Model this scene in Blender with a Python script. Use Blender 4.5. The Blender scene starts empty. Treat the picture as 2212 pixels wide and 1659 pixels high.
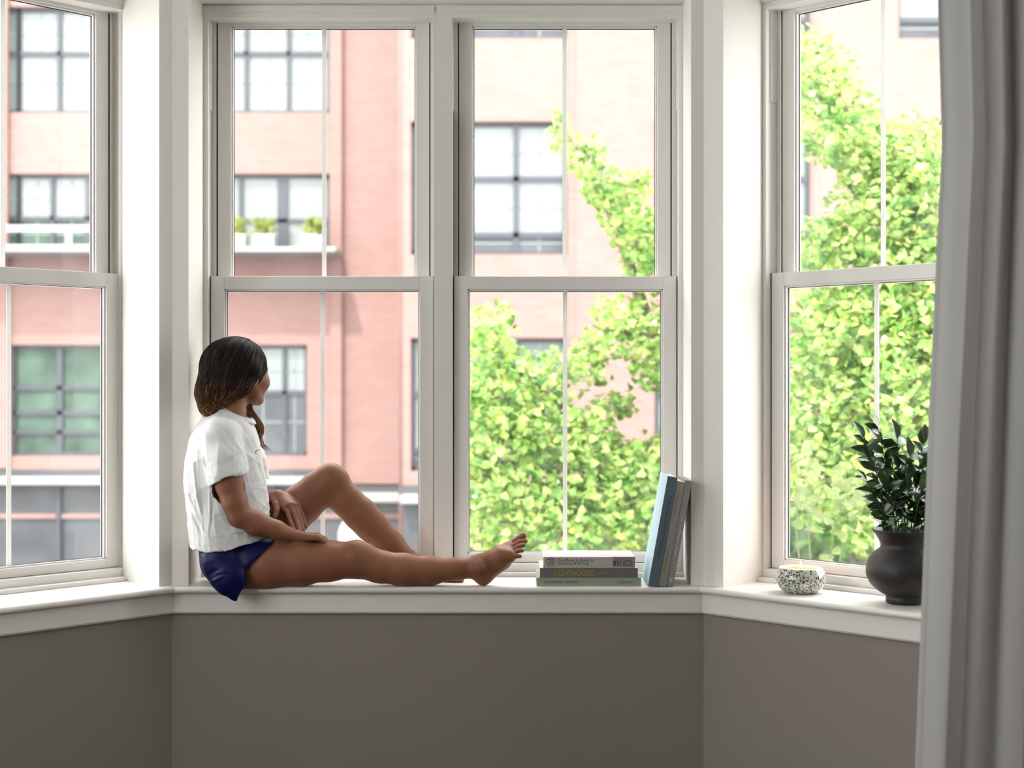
import bpy, math, random
import numpy as np
from mathutils import Vector, Matrix

random.seed(7); np.random.seed(7)
SC = bpy.context.scene
COL = SC.collection
F, CX, CY, ZC = 3090.0, 1106.0, 829.5, 1.212          # focal length in pixels of the 2212x1659 frame, camera height

# ------------------------------------------------------------------ camera, sky, sun, room light, exposure
cam_d = bpy.data.cameras.new('camera'); cam = bpy.data.objects.new('camera', cam_d); COL.objects.link(cam)
cam_d.sensor_width = 36.0; cam_d.lens = 36.0 * F / 2212.0
cam.location = (0, 0, ZC); cam.rotation_euler = (math.pi / 2, 0, 0)
cam_d.clip_start = 0.05; cam_d.clip_end = 300
cam_d.dof.use_dof = True; cam_d.dof.focus_distance = 4.2; cam_d.dof.aperture_fstop = 2.7
SC.camera = cam

w = bpy.data.worlds.new('sky'); SC.world = w; w.use_nodes = True
nt = w.node_tree; nt.nodes['Background'].inputs[0].default_value = (0.965, 0.97, 0.965, 1); nt.nodes['Background'].inputs[1].default_value = 5.4

sd = bpy.data.lights.new('sun', 'SUN'); sd.energy = 4.0; sd.angle = math.radians(1.5); sd.color = (1, 0.95, 0.88)
sun = bpy.data.objects.new('sun', sd); COL.objects.link(sun)
sun.rotation_euler = Vector((0.20, 0.62, -0.80)).to_track_quat('-Z', 'Y').to_euler()

def portal(loc, rot, sx, sy):                          # sampling portals in the window openings, added side ones too, they give no light of their own
    d = bpy.data.lights.new('window_portal', 'AREA'); d.shape = 'RECTANGLE'; d.size = sx; d.size_y = sy; d.cycles.is_portal = True
    o = bpy.data.objects.new('window_portal', d); COL.objects.link(o); o.location = loc; o.rotation_euler = rot
R90 = math.pi / 2
portal((-0.21, 4.60, 1.50), (-R90, 0, 0), 1.6, 1.8)
portal((-1.52, 4.20, 1.50), (-R90, 0, math.radians(46)), 0.8, 1.8)
portal((1.14, 4.16, 1.50), (-R90, 0, -math.radians(44)), 0.8, 1.8)
portal((-2.72, 1.10, 1.70), (-R90, 0, R90), 3.0, 1.5)
portal((2.72, 1.60, 2.10), (-R90, 0, -R90), 1.4, 0.7)

SC.view_settings.view_transform = 'Standard'; SC.view_settings.look = 'None'
SC.view_settings.exposure = 0.62; SC.view_settings.gamma = 1.0; SC.view_settings.use_curve_mapping = False

# ------------------------------------------------------------------ helpers
def P(px, py, Y):
    return Vector(((px - CX) * Y / F, Y, ZC + (CY - py) * Y / F))

def tag(o, label=None, cat=None, group=None, kind=None):
    if label: o['label'] = label
    if cat: o['category'] = cat
    if group: o['group'] = group
    if kind: o['kind'] = kind
    return o

WL = {}
def link(o, parent=None, loc=None):
    COL.objects.link(o)
    if parent is not None:
        o.parent = parent
    base = WL.get(parent.name, Vector((0, 0, 0))) if parent is not None else Vector((0, 0, 0))
    if loc is not None:
        o.location = Vector(loc) - base; WL[o.name] = Vector(loc)
    else:
        WL[o.name] = base
    return o

def empty(name, loc=(0, 0, 0), parent=None):
    return link(bpy.data.objects.new(name, None), parent, loc)

class MB:
    def __init__(s): s.v = []; s.f = []
    def add(s, vs, fs):
        b = len(s.v); s.v += [tuple(v) for v in vs]; s.f += [tuple(i + b for i in f) for f in fs]; return s
    def hexa(s, c):                                     # 8 corners: 4 of the bottom loop, 4 of the top loop
        return s.add(c, [(0, 3, 2, 1), (4, 5, 6, 7), (0, 1, 5, 4), (1, 2, 6, 5), (2, 3, 7, 6), (3, 0, 4, 7)])
    def box(s, x0, x1, y0, y1, z0, z1):
        return s.hexa([(x0, y0, z0), (x1, y0, z0), (x1, y1, z0), (x0, y1, z0), (x0, y0, z1), (x1, y0, z1), (x1, y1, z1), (x0, y1, z1)])
    def prism(s, poly, z0, z1):
        n = len(poly); vs = [(p[0], p[1], z0) for p in poly] + [(p[0], p[1], z1) for p in poly]
        return s.add(vs, [tuple(range(n))[::-1], tuple(range(n, 2 * n))] + [(i, (i + 1) % n, n + (i + 1) % n, n + i) for i in range(n)])
    def tube(s, pts, rads, n=8, cap=True):
        pts = [Vector(p) for p in pts]; ref = None; b0 = len(s.v); m = len(pts)
        if not hasattr(rads, '__len__'): rads = [rads] * m
        for i, p in enumerate(pts):
            d = (pts[min(i + 1, m - 1)] - pts[max(i - 1, 0)])
            d = d.normalized() if d.length > 1e-9 else Vector((0, 0, 1))
            if ref is None: ref = Vector((0, 0, 1)) if abs(d.z) < 0.9 else Vector((1, 0, 0))
            a = d.cross(ref)
            a = a.normalized() if a.length > 1e-9 else d.orthogonal().normalized()
            b = a.cross(d).normalized(); ref = b
            for k in range(n):
                t = 2 * math.pi * k / n
                s.v.append(tuple(p + (a * math.cos(t) + b * math.sin(t)) * rads[i]))
        for i in range(m - 1):
            for k in range(n):
                k2 = (k + 1) % n
                s.f.append((b0 + i * n + k, b0 + i * n + k2, b0 + (i + 1) * n + k2, b0 + (i + 1) * n + k))
        if cap:
            s.f.append(tuple(b0 + k for k in range(n))); s.f.append(tuple(b0 + (m - 1) * n + k for k in range(n))[::-1])
        return s
    def lathe(s, c, prof, n=64):
        b0 = len(s.v)
        for r, z in prof:
            for k in range(n):
                t = 2 * math.pi * k / n; s.v.append((c[0] + r * math.cos(t), c[1] + r * math.sin(t), c[2] + z))
        for i in range(len(prof) - 1):
            for k in range(n):
                k2 = (k + 1) % n
                s.f.append((b0 + i * n + k, b0 + i * n + k2, b0 + (i + 1) * n + k2, b0 + (i + 1) * n + k))
        return s
    def build(s, name, mat, parent=None, smooth=False, bevel=0, loc=None, recalc=True):
        me = bpy.data.meshes.new(name)
        o = bpy.data.objects.new(name, me)
        link(o, parent, loc); off = WL[o.name]
        me.from_pydata([(x - off[0], y - off[1], z - off[2]) for x, y, z in s.v], [], s.f)
        if recalc:
            import bmesh
            bm = bmesh.new(); bm.from_mesh(me); bmesh.ops.recalc_face_normals(bm, faces=bm.faces); bm.to_mesh(me); bm.free()
        if smooth: me.polygons.foreach_set('use_smooth', [True] * len(me.polygons))
        me.materials.append(mat)
        if bevel:
            m = o.modifiers.new('bevel', 'BEVEL'); m.width = bevel; m.segments = 2; m.limit_method = 'ANGLE'; m.angle_limit = 0.6
        return o

def new_mat(name):
    m = bpy.data.materials.new(name); m.use_nodes = True
    return m, m.node_tree, m.node_tree.nodes['Principled BSDF']

def mat(name, col, rough=0.5, spec=0.5, noise=None, bump=None, sss=0, metal=0, coat=0):
    """noise=(scale, amount): slight mottling of the colour; bump=(scale, strength)"""
    m, nt, b = new_mat(name)
    b.inputs['Base Color'].default_value = (*col, 1); b.inputs['Roughness'].default_value = rough
    b.inputs['Specular IOR Level'].default_value = spec; b.inputs['Metallic'].default_value = metal
    b.inputs['Coat Weight'].default_value = coat
    if sss:
        b.inputs['Subsurface Weight'].default_value = sss; b.inputs['Subsurface Radius'].default_value = (0.012, 0.004, 0.002); b.inputs['Subsurface Scale'].default_value = 1.0
    tc = nt.nodes.new('ShaderNodeNewGeometry')
    if noise:
        n = nt.nodes.new('ShaderNodeTexNoise'); n.inputs['Scale'].default_value = noise[0]; n.inputs['Detail'].default_value = 4
        nt.links.new(tc.outputs['Position'], n.inputs['Vector'])
        r = nt.nodes.new('ShaderNodeValToRGB'); a = noise[1]
        r.color_ramp.elements[0].position = 0.3; r.color_ramp.elements[1].position = 0.7
        r.color_ramp.elements[0].color = (*[c * (1 - a) for c in col], 1); r.color_ramp.elements[1].color = (*[min(1, c * (1 + a)) for c in col], 1)
        nt.links.new(n.outputs['Fac'], r.inputs['Fac']); nt.links.new(r.outputs['Color'], b.inputs['Base Color'])
    if bump:
        n = nt.nodes.new('ShaderNodeTexNoise'); n.inputs['Scale'].default_value = bump[0]; n.inputs['Detail'].default_value = 5
        nt.links.new(tc.outputs['Position'], n.inputs['Vector'])
        bp = nt.nodes.new('ShaderNodeBump'); bp.inputs['Strength'].default_value = bump[1]; bp.inputs['Distance'].default_value = 0.002
        nt.links.new(n.outputs['Fac'], bp.inputs['Height']); nt.links.new(bp.outputs['Normal'], b.inputs['Normal'])
    return m

def cloth_mat(name, col, trans, rough=0.9, weave=900):
    m, nt, b = new_mat(name)
    b.inputs['Base Color'].default_value = (*col, 1); b.inputs['Roughness'].default_value = rough; b.inputs['Specular IOR Level'].default_value = 0.15
    t = nt.nodes.new('ShaderNodeBsdfTranslucent'); t.inputs['Color'].default_value = (*col, 1)
    mx = nt.nodes.new('ShaderNodeMixShader'); mx.inputs[0].default_value = trans
    nt.links.new(b.outputs[0], mx.inputs[1]); nt.links.new(t.outputs[0], mx.inputs[2])
    nt.links.new(mx.outputs[0], nt.nodes['Material Output'].inputs[0])
    g = nt.nodes.new('ShaderNodeNewGeometry'); n = nt.nodes.new('ShaderNodeTexNoise'); n.inputs['Scale'].default_value = weave
    nt.links.new(g.outputs['Position'], n.inputs['Vector'])
    bp = nt.nodes.new('ShaderNodeBump'); bp.inputs['Strength'].default_value = 0.15; bp.inputs['Distance'].default_value = 0.001
    nt.links.new(n.outputs['Fac'], bp.inputs['Height']); nt.links.new(bp.outputs['Normal'], b.inputs['Normal'])
    return m

def leaf_mat(name, ramp, trans=0.4, rough=0.4, scale=7.0):
    m, nt, b = new_mat(name)
    g = nt.nodes.new('ShaderNodeNewGeometry'); n = nt.nodes.new('ShaderNodeTexNoise'); n.inputs['Scale'].default_value = scale; n.inputs['Detail'].default_value = 2
    nt.links.new(g.outputs['Position'], n.inputs['Vector'])
    r = nt.nodes.new('ShaderNodeValToRGB')
    while len(r.color_ramp.elements) < len(ramp): r.color_ramp.elements.new(0.5)
    for e, (p, c) in zip(r.color_ramp.elements, ramp): e.position = p; e.color = (*c, 1)
    nt.links.new(n.outputs['Fac'], r.inputs['Fac']); nt.links.new(r.outputs['Color'], b.inputs['Base Color'])
    b.inputs['Roughness'].default_value = rough
    t = nt.nodes.new('ShaderNodeBsdfTranslucent'); nt.links.new(r.outputs['Color'], t.inputs['Color'])
    mx = nt.nodes.new('ShaderNodeMixShader'); mx.inputs[0].default_value = trans
    nt.links.new(b.outputs[0], mx.inputs[1]); nt.links.new(t.outputs[0], mx.inputs[2])
    nt.links.new(mx.outputs[0], nt.nodes['Material Output'].inputs[0])
    return m

def glass_mat(name, haze=0.008, refl=0.05):
    m = bpy.data.materials.new(name); m.use_nodes = True; nt = m.node_tree; nt.nodes.clear()
    out = nt.nodes.new('ShaderNodeOutputMaterial'); tr = nt.nodes.new('ShaderNodeBsdfTransparent'); tr.inputs[0].default_value = (0.985, 0.995, 0.99, 1)
    gl = nt.nodes.new('ShaderNodeBsdfGlossy'); gl.inputs['Roughness'].default_value = 0.0
    ge = nt.nodes.new('ShaderNodeNewGeometry'); dt = nt.nodes.new('ShaderNodeVectorMath'); dt.operation = 'DOT_PRODUCT'
    nt.links.new(ge.outputs['Normal'], dt.inputs[0]); nt.links.new(ge.outputs['Incoming'], dt.inputs[1])
    last = dt.outputs['Value']
    for op, v in (('ABSOLUTE', 0), ('SUBTRACT', None), ('POWER', 5.0), ('MULTIPLY', 0.92), ('ADD', 0.025)):   # the same reflection from both sides of the thin pane
        q_ = nt.nodes.new('ShaderNodeMath'); q_.operation = op
        if op == 'SUBTRACT': q_.inputs[0].default_value = 1.0; nt.links.new(last, q_.inputs[1])
        else:
            nt.links.new(last, q_.inputs[0])
            if op != 'ABSOLUTE': q_.inputs[1].default_value = v
        last = q_.outputs[0]
    mx = nt.nodes.new('ShaderNodeMixShader'); nt.links.new(last, mx.inputs[0]); nt.links.new(tr.outputs[0], mx.inputs[1]); nt.links.new(gl.outputs[0], mx.inputs[2])
    df = nt.nodes.new('ShaderNodeBsdfTranslucent'); df.inputs[0].default_value = (0.9, 0.92, 0.95, 1)
    m2 = nt.nodes.new('ShaderNodeMixShader')                       # thin film of dust on the pane
    g = nt.nodes.new('ShaderNodeNewGeometry'); n = nt.nodes.new('ShaderNodeTexNoise'); n.inputs['Scale'].default_value = 9; n.inputs['Detail'].default_value = 6
    nt.links.new(g.outputs['Position'], n.inputs['Vector'])
    mp = nt.nodes.new('ShaderNodeMapRange'); mp.inputs['From Min'].default_value = 0.3; mp.inputs['From Max'].default_value = 0.75; mp.inputs['To Min'].default_value = 0.0; mp.inputs['To Max'].default_value = haze * 2
    nt.links.new(n.outputs['Fac'], mp.inputs['Value']); nt.links.new(mp.outputs[0], m2.inputs[0])
    nt.links.new(mx.outputs[0], m2.inputs[1]); nt.links.new(df.outputs[0], m2.inputs[2]); nt.links.new(m2.outputs[0], out.inputs[0])
    return m

def emit_mat(name, col, strength):
    m = bpy.data.materials.new(name); m.use_nodes = True; nt = m.node_tree; nt.nodes.clear()
    out = nt.nodes.new('ShaderNodeOutputMaterial'); e = nt.nodes.new('ShaderNodeEmission'); e.inputs[0].default_value = (*col, 1); e.inputs[1].default_value = strength
    nt.links.new(e.outputs[0], out.inputs[0]); return m

M = {
    'grille': cloth_mat('grille_vinyl', (0.84, 0.83, 0.81), 0.48, 0.4),
    'trim': mat('trim_paint', (0.82, 0.79, 0.75), 0.38, 0.5, bump=(30, 0.06)),
    'vinyl': mat('window_vinyl', (0.80, 0.78, 0.75), 0.35, 0.5),
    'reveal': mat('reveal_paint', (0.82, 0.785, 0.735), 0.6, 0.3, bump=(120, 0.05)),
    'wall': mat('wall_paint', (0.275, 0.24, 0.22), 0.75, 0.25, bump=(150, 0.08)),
    'ceiling': mat('ceiling_paint', (0.75, 0.74, 0.72), 0.9, 0.2),
    'gasket': mat('gasket_rubber', (0.03, 0.03, 0.03), 0.7),
    'glass': glass_mat('window_glass'),
}
# floor boards inside
m, nt, b = new_mat('floor_boards')
g = nt.nodes.new('ShaderNodeNewGeometry'); mpn = nt.nodes.new('ShaderNodeMapping'); mpn.inputs['Scale'].default_value = (1, 12, 1)
nt.links.new(g.outputs['Position'], mpn.inputs[0]); n = nt.nodes.new('ShaderNodeTexNoise'); n.inputs['Scale'].default_value = 3; nt.links.new(mpn.outputs[0], n.inputs['Vector'])
r = nt.nodes.new('ShaderNodeValToRGB'); r.color_ramp.elements[0].color = (0.06, 0.04, 0.025, 1); r.color_ramp.elements[1].color = (0.12, 0.08, 0.05, 1)
nt.links.new(n.outputs['Fac'], r.inputs[0]); nt.links.new(r.outputs[0], b.inputs['Base Color']); b.inputs['Roughness'].default_value = 0.4
M['floor'] = m

# ------------------------------------------------------------------ bay geometry: three wall planes
def frame_of(C, deg, sgn):
    a = math.radians(deg)
    return (Vector((*C, 0)), Vector((sgn * math.cos(a), -math.sin(a), 0)), Vector((sgn * math.sin(a), math.cos(a), 0)))
CL, CR = (-1.0, 4.21), (0.564, 4.21)
WALL_L = frame_of(CL, 46, -1); WALL_R = frame_of(CR, 44, 1)
WALL_F = (Vector((0, 4.21, 0)), Vector((1, 0, 0)), Vector((0, 1, 0)))
def W(w, s, t, z): return w[0] + w[1] * s + w[2] * t + Vector((0, 0, z))
def lbox(mb, w, s0, s1, t0, t1, z0, z1):
    return mb.hexa([W(w, s0, t0, z0), W(w, s1, t0, z0), W(w, s1, t1, z0), W(w, s0, t1, z0), W(w, s0, t0, z1), W(w, s1, t0, z1), W(w, s1, t1, z1), W(w, s0, t1, z1)])
SL, SR = 0.87, 0.93                                      # lengths of the two angled walls
def mitre(C, w1, w2, t):
    n1, n2 = w1[2], w2[2]
    p = Vector((*C, 0)) + (n1 + n2) * (t / (1 + n1.dot(n2))); return p
def line_pts(t): return [W(WALL_L, SL, t, 0), mitre(CL, WALL_L, WALL_F, t), mitre(CR, WALL_F, WALL_R, t), W(WALL_R, SR, t, 0)]
def sweep(i, prof):                                      # one closed profile (t, z) along segment i of the bay
    mb = MB(); n = len(prof); vs = []
    for e in (i, i + 1):
        for t, z in prof:
            p = line_pts(t)[e]; vs.append((p.x, p.y, z))
    mb.add(vs, [tuple(range(n)), tuple(range(n, 2 * n))[::-1]] + [(k, (k + 1) % n, n + (k + 1) % n, n + k) for k in range(n)])
    return mb
ZS = ZC - 0.592; ZH = ZC + 1.17; TH = 0.33; ZCEIL = 2.62
segs = ['left', 'front', 'right']
# rounded nosing profile of the sill boards
nose = []
for k in range(9):
    a = math.pi / 2 + math.pi * k / 8
    nose.append((-0.030 + 0.0098 * math.cos(a) * 1.0, ZS - 0.0095 + 0.0095 * math.sin(a)))
sill_prof = [(0.20, ZS)] + nose + [(0.20, ZS - 0.019)]
apron_prof = [(-0.015, ZS - 0.0185), (-0.015, ZC - 0.668), (-0.011, ZC - 0.674), (0.002, ZC - 0.674), (0.002, ZS - 0.0185)]
low_prof = [(0, -0.02), (TH, -0.02), (TH, ZS - 0.0192), (0, ZS - 0.0192)]
head_prof = [(0, ZH), (TH, ZH), (TH, ZCEIL + 0.05), (0, ZCEIL + 0.05)]
for i, sname in enumerate(segs):
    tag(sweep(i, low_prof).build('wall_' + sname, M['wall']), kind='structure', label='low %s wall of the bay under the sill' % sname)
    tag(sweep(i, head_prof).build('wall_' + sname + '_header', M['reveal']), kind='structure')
    tag(sweep(i, sill_prof).build('trim_%d' % (i + 1), M['trim'], smooth=False), kind='structure', label='white painted sill board with rounded nosing')
    tag(sweep(i, apron_prof).build('trim_%d' % (i + 4), M['trim'], bevel=0.001), kind='structure', label='flat painted apron board under the sill')
# openings (s ranges)
OL = (0.044, 0.745); OF = (-0.952, 0.527); OR = (0.070, 0.790)
def pier(name, pts):
    tag(MB().prism([(p.x, p.y) for p in pts], ZS, ZH + 0.002).build(name, M['reveal']), kind='structure')
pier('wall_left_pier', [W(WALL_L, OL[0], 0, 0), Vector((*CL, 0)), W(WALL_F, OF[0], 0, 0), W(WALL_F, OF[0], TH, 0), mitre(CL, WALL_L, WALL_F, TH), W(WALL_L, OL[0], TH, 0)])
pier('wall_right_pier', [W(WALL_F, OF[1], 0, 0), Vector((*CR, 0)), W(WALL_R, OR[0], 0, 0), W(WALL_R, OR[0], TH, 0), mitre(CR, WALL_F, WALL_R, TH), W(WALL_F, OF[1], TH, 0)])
pier('wall_left_return', [W(WALL_L, OL[1], 0, 0), W(WALL_L, SL, 0, 0), W(WALL_L, SL, TH, 0), W(WALL_L, OL[1], TH, 0)])
pier('wall_right_return', [W(WALL_R, OR[1], 0, 0), W(WALL_R, SR, 0, 0), W(WALL_R, SR, TH, 0), W(WALL_R, OR[1], TH, 0)])
# rest of the room
EL, ER = W(WALL_L, SL, 0, 0), W(WALL_R, SR, 0, 0)
RX0, RX1, RY0 = -2.5, 2.5, -1.8
tag(MB().prism([(EL.x, EL.y), W(WALL_L, SL, TH, 0)[:2], (RX0 - .15, EL.y + .25), (RX0 - .15, EL.y)], -0.02, ZCEIL + .05).build('wall_front_left', M['wall']), kind='structure')
tag(MB().prism([(ER.x, ER.y), W(WALL_R, SR, TH, 0)[:2], (RX1 + .15, ER.y + .25), (RX1 + .15, ER.y)], -0.02, ZCEIL + .05).build('wall_front_right', M['wall']), kind='structure')
sw = MB().box(RX0 - .15, RX0, RY0, -.4, 0, ZCEIL).box(RX0 - .15, RX0, 2.6, EL.y, 0, ZCEIL).box(RX0 - .15, RX0, -.4, 2.6, 0, .95).box(RX0 - .15, RX0, -.4, 2.6, 2.45, ZCEIL)
tag(sw.build('wall_side_left', M['wall']), kind='structure')
sw = MB()
for y in (-.4, .575, 1.575, 2.55): sw.box(RX0 - .12, RX0 - .05, y, y + .05, .95, 2.45)
for z in (.95, 1.68, 2.40): sw.box(RX0 - .12, RX0 - .05, -.4, 2.6, z, z + .05)
so = tag(sw.build('window_5', M['vinyl']), 'wide unseen side window added for fill light', kind='structure')  # out of view, added to let sky light fill the bay from the left
for k in range(3): MB().box(RX0 - .09, RX0 - .086, -.35 + k * 1.0, .575 + k * 1.0, 1.0, 2.40).build('glass_pane', M['glass'], so)
sw = MB().box(RX1, RX1 + .15, RY0, .9, 0, ZCEIL).box(RX1, RX1 + .15, 2.3, ER.y, 0, ZCEIL).box(RX1, RX1 + .15, .9, 2.3, 0, 1.75).box(RX1, RX1 + .15, .9, 2.3, 2.45, ZCEIL)
tag(sw.build('wall_side_right', M['wall']), kind='structure')
sw = MB()
for y in (.9, 1.575, 2.25): sw.box(RX1 + .05, RX1 + .12, y, y + .05, 1.75, 2.45)
for z in (1.75, 2.40): sw.box(RX1 + .05, RX1 + .12, .9, 2.3, z, z + .05)
so = tag(sw.build('window_6', M['vinyl']), 'high unseen side window added for fill light', kind='structure')  # out of view, added to brighten the left stiles
for k in range(2): MB().box(RX1 + .086, RX1 + .09, .95 + k * .675, 1.575 + k * .675, 1.80, 2.40).build('glass_pane', M['glass'], so)
tag(MB().box(RX0 - .15, RX1 + .15, RY0 - .15, RY0, 0, ZCEIL).build('wall_back', M['wall']), kind='structure')
def plan(t):
    p = line_pts(t); return [(p[0].x, p[0].y), (p[1].x, p[1].y), (p[2].x, p[2].y), (p[3].x, p[3].y)]
room_poly = [(RX0 - .15, RY0 - .15), (RX0 - .15, EL.y + .25)] + plan(TH) + [(RX1 + .15, ER.y + .25), (RX1 + .15, RY0 - .15)]
tag(MB().prism(room_poly, -0.12, 0.0).build('floor', M['floor']), kind='structure')
tag(MB().prism(room_poly, ZCEIL, ZCEIL + 0.2).build('ceiling', M['ceiling']), kind='structure')

# ------------------------------------------------------------------ double-hung windows
def window(idx, w, a, f0, f1, label, mull=False):
    """a: outer edge of the lower sash; f0, f1: the opening's edges that the frame fills"""
    L = 0.69; root = empty('window_%d' % idx, W(w, a + L / 2, 0.225, ZS))
    tag(root, label, kind='structure')
    b = a + L
    fr = MB()
    lbox(fr, w, f0, f1, 0.20, 0.33, ZC + 1.128, ZH)                       # head
    lbox(fr, w, f0, f1, 0.193, 0.1999, ZC + 1.145, ZH - 0.006)              # moulded ledge
    lbox(fr, w, f0, f1, 0.20, 0.33, ZS, ZC - 0.5545)                      # frame sill
    lbox(fr, w, f0, f1, 0.176, 0.1999, ZS, ZS + 0.013)                      # small stop moulding at the sill
    for e, q, sg in ((f0, a, 1), (f1, b, -1)):
        lbox(fr, w, min(e, q - sg * .003), max(e, q - sg * .003), 0.20, 0.221, ZC - 0.5545, ZC + 1.128)
        lbox(fr, w, min(e, q - sg * .0045), max(e, q - sg * .0045), 0.221, 0.33, ZC - 0.5545, ZC + 1.128)
        lbox(fr, w, min(q - sg * .0045, q + sg * .0105), max(q - sg * .0045, q + sg * .0105), 0.2585, 0.2615, ZC + 0.33, ZC + 1.13)
    fr.build('frame', M['vinyl'], root, bevel=0.0015)
    ln = MB()                                                              # narrow balance channels above the lower sash
    for q, sg in ((a, 1), (b, -1)):
        lbox(ln, w, min(q - sg * .0045, q - sg * .001), max(q - sg * .0045, q - sg * .001), 0.2225, 0.258, ZC + 0.85, ZC + 1.13)
    ln.build('balance_cover', M['vinyl'], root)
    for q, sg in ((a, 1), (b, -1)):
        ws = MB(); lbox(ws, w, min(q - sg * .003, q + sg * .0005), max(q - sg * .003, q + sg * .0005), 0.227, 0.231, ZS, ZC + 0.334)  # added black fillers, standing in for the shade in the sash gaps
        lbox(ws, w, min(q + sg * .010, q + sg * .0145), max(q + sg * .010, q + sg * .0145), 0.2618, 0.266, ZC + 0.33, ZC + 1.13)
        ws.build('gap_filler', M['gasket'], root)
    def sash(name, s0, s1, t0, t1, z0, z1, st, rt, rb):
        r = empty(name, W(w, (s0 + s1) / 2, t0, z0), root)
        for x0, x1 in ((s0, s0 + st), (s1 - st, s1)):
            mb = MB(); lbox(mb, w, x0, x1, t0, t1, z0, z1); mb.build('stile', M['vinyl'], r, bevel=0.0015)
        for y0, y1, nm in ((z0, z0 + rb, 'rail'), (z1 - rt, z1, 'rail')):
            mb = MB(); lbox(mb, w, s0 + st, s1 - st, t0, t1, y0, y1); mb.build(nm, M['vinyl'], r, bevel=0.0015)
        tg = (t0 + t1) / 2 + 0.004; mid = (s0 + s1) / 2
        bead = MB()
        g0, g1, h0, h1 = s0 + st, s1 - st, z0 + rb, z1 - rt; q = 0.005
        for (x0, x1, y0, y1) in ((g0, g0 + q, h0, h1), (g1 - q, g1, h0, h1), (g0, g1, h0, h0 + q), (g0, g1, h1 - q, h1)):
            lbox(bead, w, x0, x1, t0 + 0.008, t1 - 0.004, y0, y1)
        bead.build('glazing_bead', M['vinyl'], r, bevel=0.001)
        gk = MB()
        for (x0, x1, y0, y1) in ((g0 + q, g0 + q + .0015, h0, h1), (g1 - q - .0015, g1 - q, h0, h1), (g0, g1, h0 + q, h0 + q + .0015), (g0, g1, h1 - q - .0015, h1 - q)):
            lbox(gk, w, x0, x1, tg - 0.003, tg + 0.003, y0, y1)
        gk.build('gasket', M['gasket'], r)
        mb = MB(); lbox(mb, w, mid - 0.0067, mid + 0.0067, tg - 0.008, tg - 0.002, h0, h1); mb.build('muntin', M['grille'], r, bevel=0.001)
        for x0, x1 in ((g0, mid), (mid, g1)):
            mb = MB(); lbox(mb, w, x0 + .0001, x1 - .0001, tg - 0.0015, tg + 0.0015, h0, h1); mb.build('glass_pane', M['glass'], r)
    sash('lower_sash', a, b, 0.225, 0.258, ZC - 0.5535, ZC + 0.334, 0.042, 0.040, 0.027)
    sash('upper_sash', a + .014, b - .014, 0.262, 0.295, ZC + 0.289, ZC + 1.145, 0.042, 0.026, 0.040)
    return root
window(1, WALL_L, 0.042, OL[0], OL[1], 'double-hung window in the left angled wall of the bay')
window(2, WALL_F, -0.934, OF[0], -0.2395, 'double-hung window behind the seated girl')
window(3, WALL_F, -0.1800, -0.1845, OF[1], 'double-hung window behind the books, between mullion and right pier')
window(4, WALL_R, 0.086, OR[0], OR[1], 'double-hung window behind the candle and vase')
mb = MB(); lbox(mb, WALL_F, -0.2395, -0.1845, 0.2005, 0.33, ZS, ZH); mb.v = mb.v
lbox(mb, WALL_F, -0.2340, -0.2190, 0.202, 0.21, ZS, ZC + 1.13); lbox(mb, WALL_F, -0.2050, -0.1900, 0.202, 0.21, ZS, ZC + 1.13)
tag(mb.build('window_mullion', M['vinyl'], bevel=0.001), 'wide vertical mullion between the two front windows', kind='structure')

# ------------------------------------------------------------------ the street outside
M['brick'], nt, b = new_mat('red_brick')
g = nt.nodes.new('ShaderNodeNewGeometry'); sep = nt.nodes.new('ShaderNodeSeparateXYZ'); cmb = nt.nodes.new('ShaderNodeCombineXYZ')
nt.links.new(g.outputs['Position'], sep.inputs[0]); nt.links.new(sep.outputs['X'], cmb.inputs[0]); nt.links.new(sep.outputs['Z'], cmb.inputs[1])
bt = nt.nodes.new('ShaderNodeTexBrick'); bt.inputs['Scale'].default_value = 1.0
bt.inputs['Brick Width'].default_value = 0.21; bt.inputs['Row Height'].default_value = 0.072; bt.inputs['Mortar Size'].default_value = 0.006
bt.inputs['Color1'].default_value = (0.1980, 0.1056, 0.0924, 1); bt.inputs['Color2'].default_value = (0.2310, 0.1386, 0.1238, 1); bt.inputs['Mortar'].default_value = (0.2112, 0.1518, 0.1386, 1)
nt.links.new(cmb.outputs[0], bt.inputs['Vector'])
n = nt.nodes.new('ShaderNodeTexNoise'); n.inputs['Scale'].default_value = 0.9; n.inputs['Detail'].default_value = 5; nt.links.new(cmb.outputs[0], n.inputs['Vector'])
mx = nt.nodes.new('ShaderNodeMix'); mx.data_type = 'RGBA'; mx.blend_type = 'MIX'
nt.links.new(n.outputs['Fac'], mx.inputs[0]); nt.links.new(bt.outputs['Color'], mx.inputs[6]); mx.inputs[7].default_value = (0.2211, 0.1287, 0.1139, 1)
nt.links.new(mx.outputs[2], b.inputs['Base Color']); b.inputs['Roughness'].default_value = 0.9
M['darkframe'] = mat('dark_window_frame', (0.0321, 0.0352, 0.0460), 0.5)
M['pane'] = mat('sky_reflection_tint', (0.1365, 0.1572, 0.1516), 0.15, 0.6, noise=(0.7, 0.12))  # pale base colour stands in for bright sky mirrored in the glass
M['panegreen'] = mat('tree_reflection_tint', (0.0473, 0.0788, 0.0583), 0.2, 0.15, noise=(1.6, 0.5))  # mottled green paints in the reflection of trees
M['panegrey'] = mat('dark_pane', (0.0551, 0.0583, 0.0662), 0.15, 0.25, noise=(1.2, 0.3))
M['paleb'] = mat('pale_glazing_bar', (0.1603, 0.1904, 0.1904), 0.6)
M['cornice'] = mat('white_cornice', (0.2665, 0.2665, 0.2665), 0.7)
M['shop'] = mat('shopfront_grey', (0.0381, 0.0401, 0.0460), 0.5, noise=(0.8, 0.3))
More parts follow.
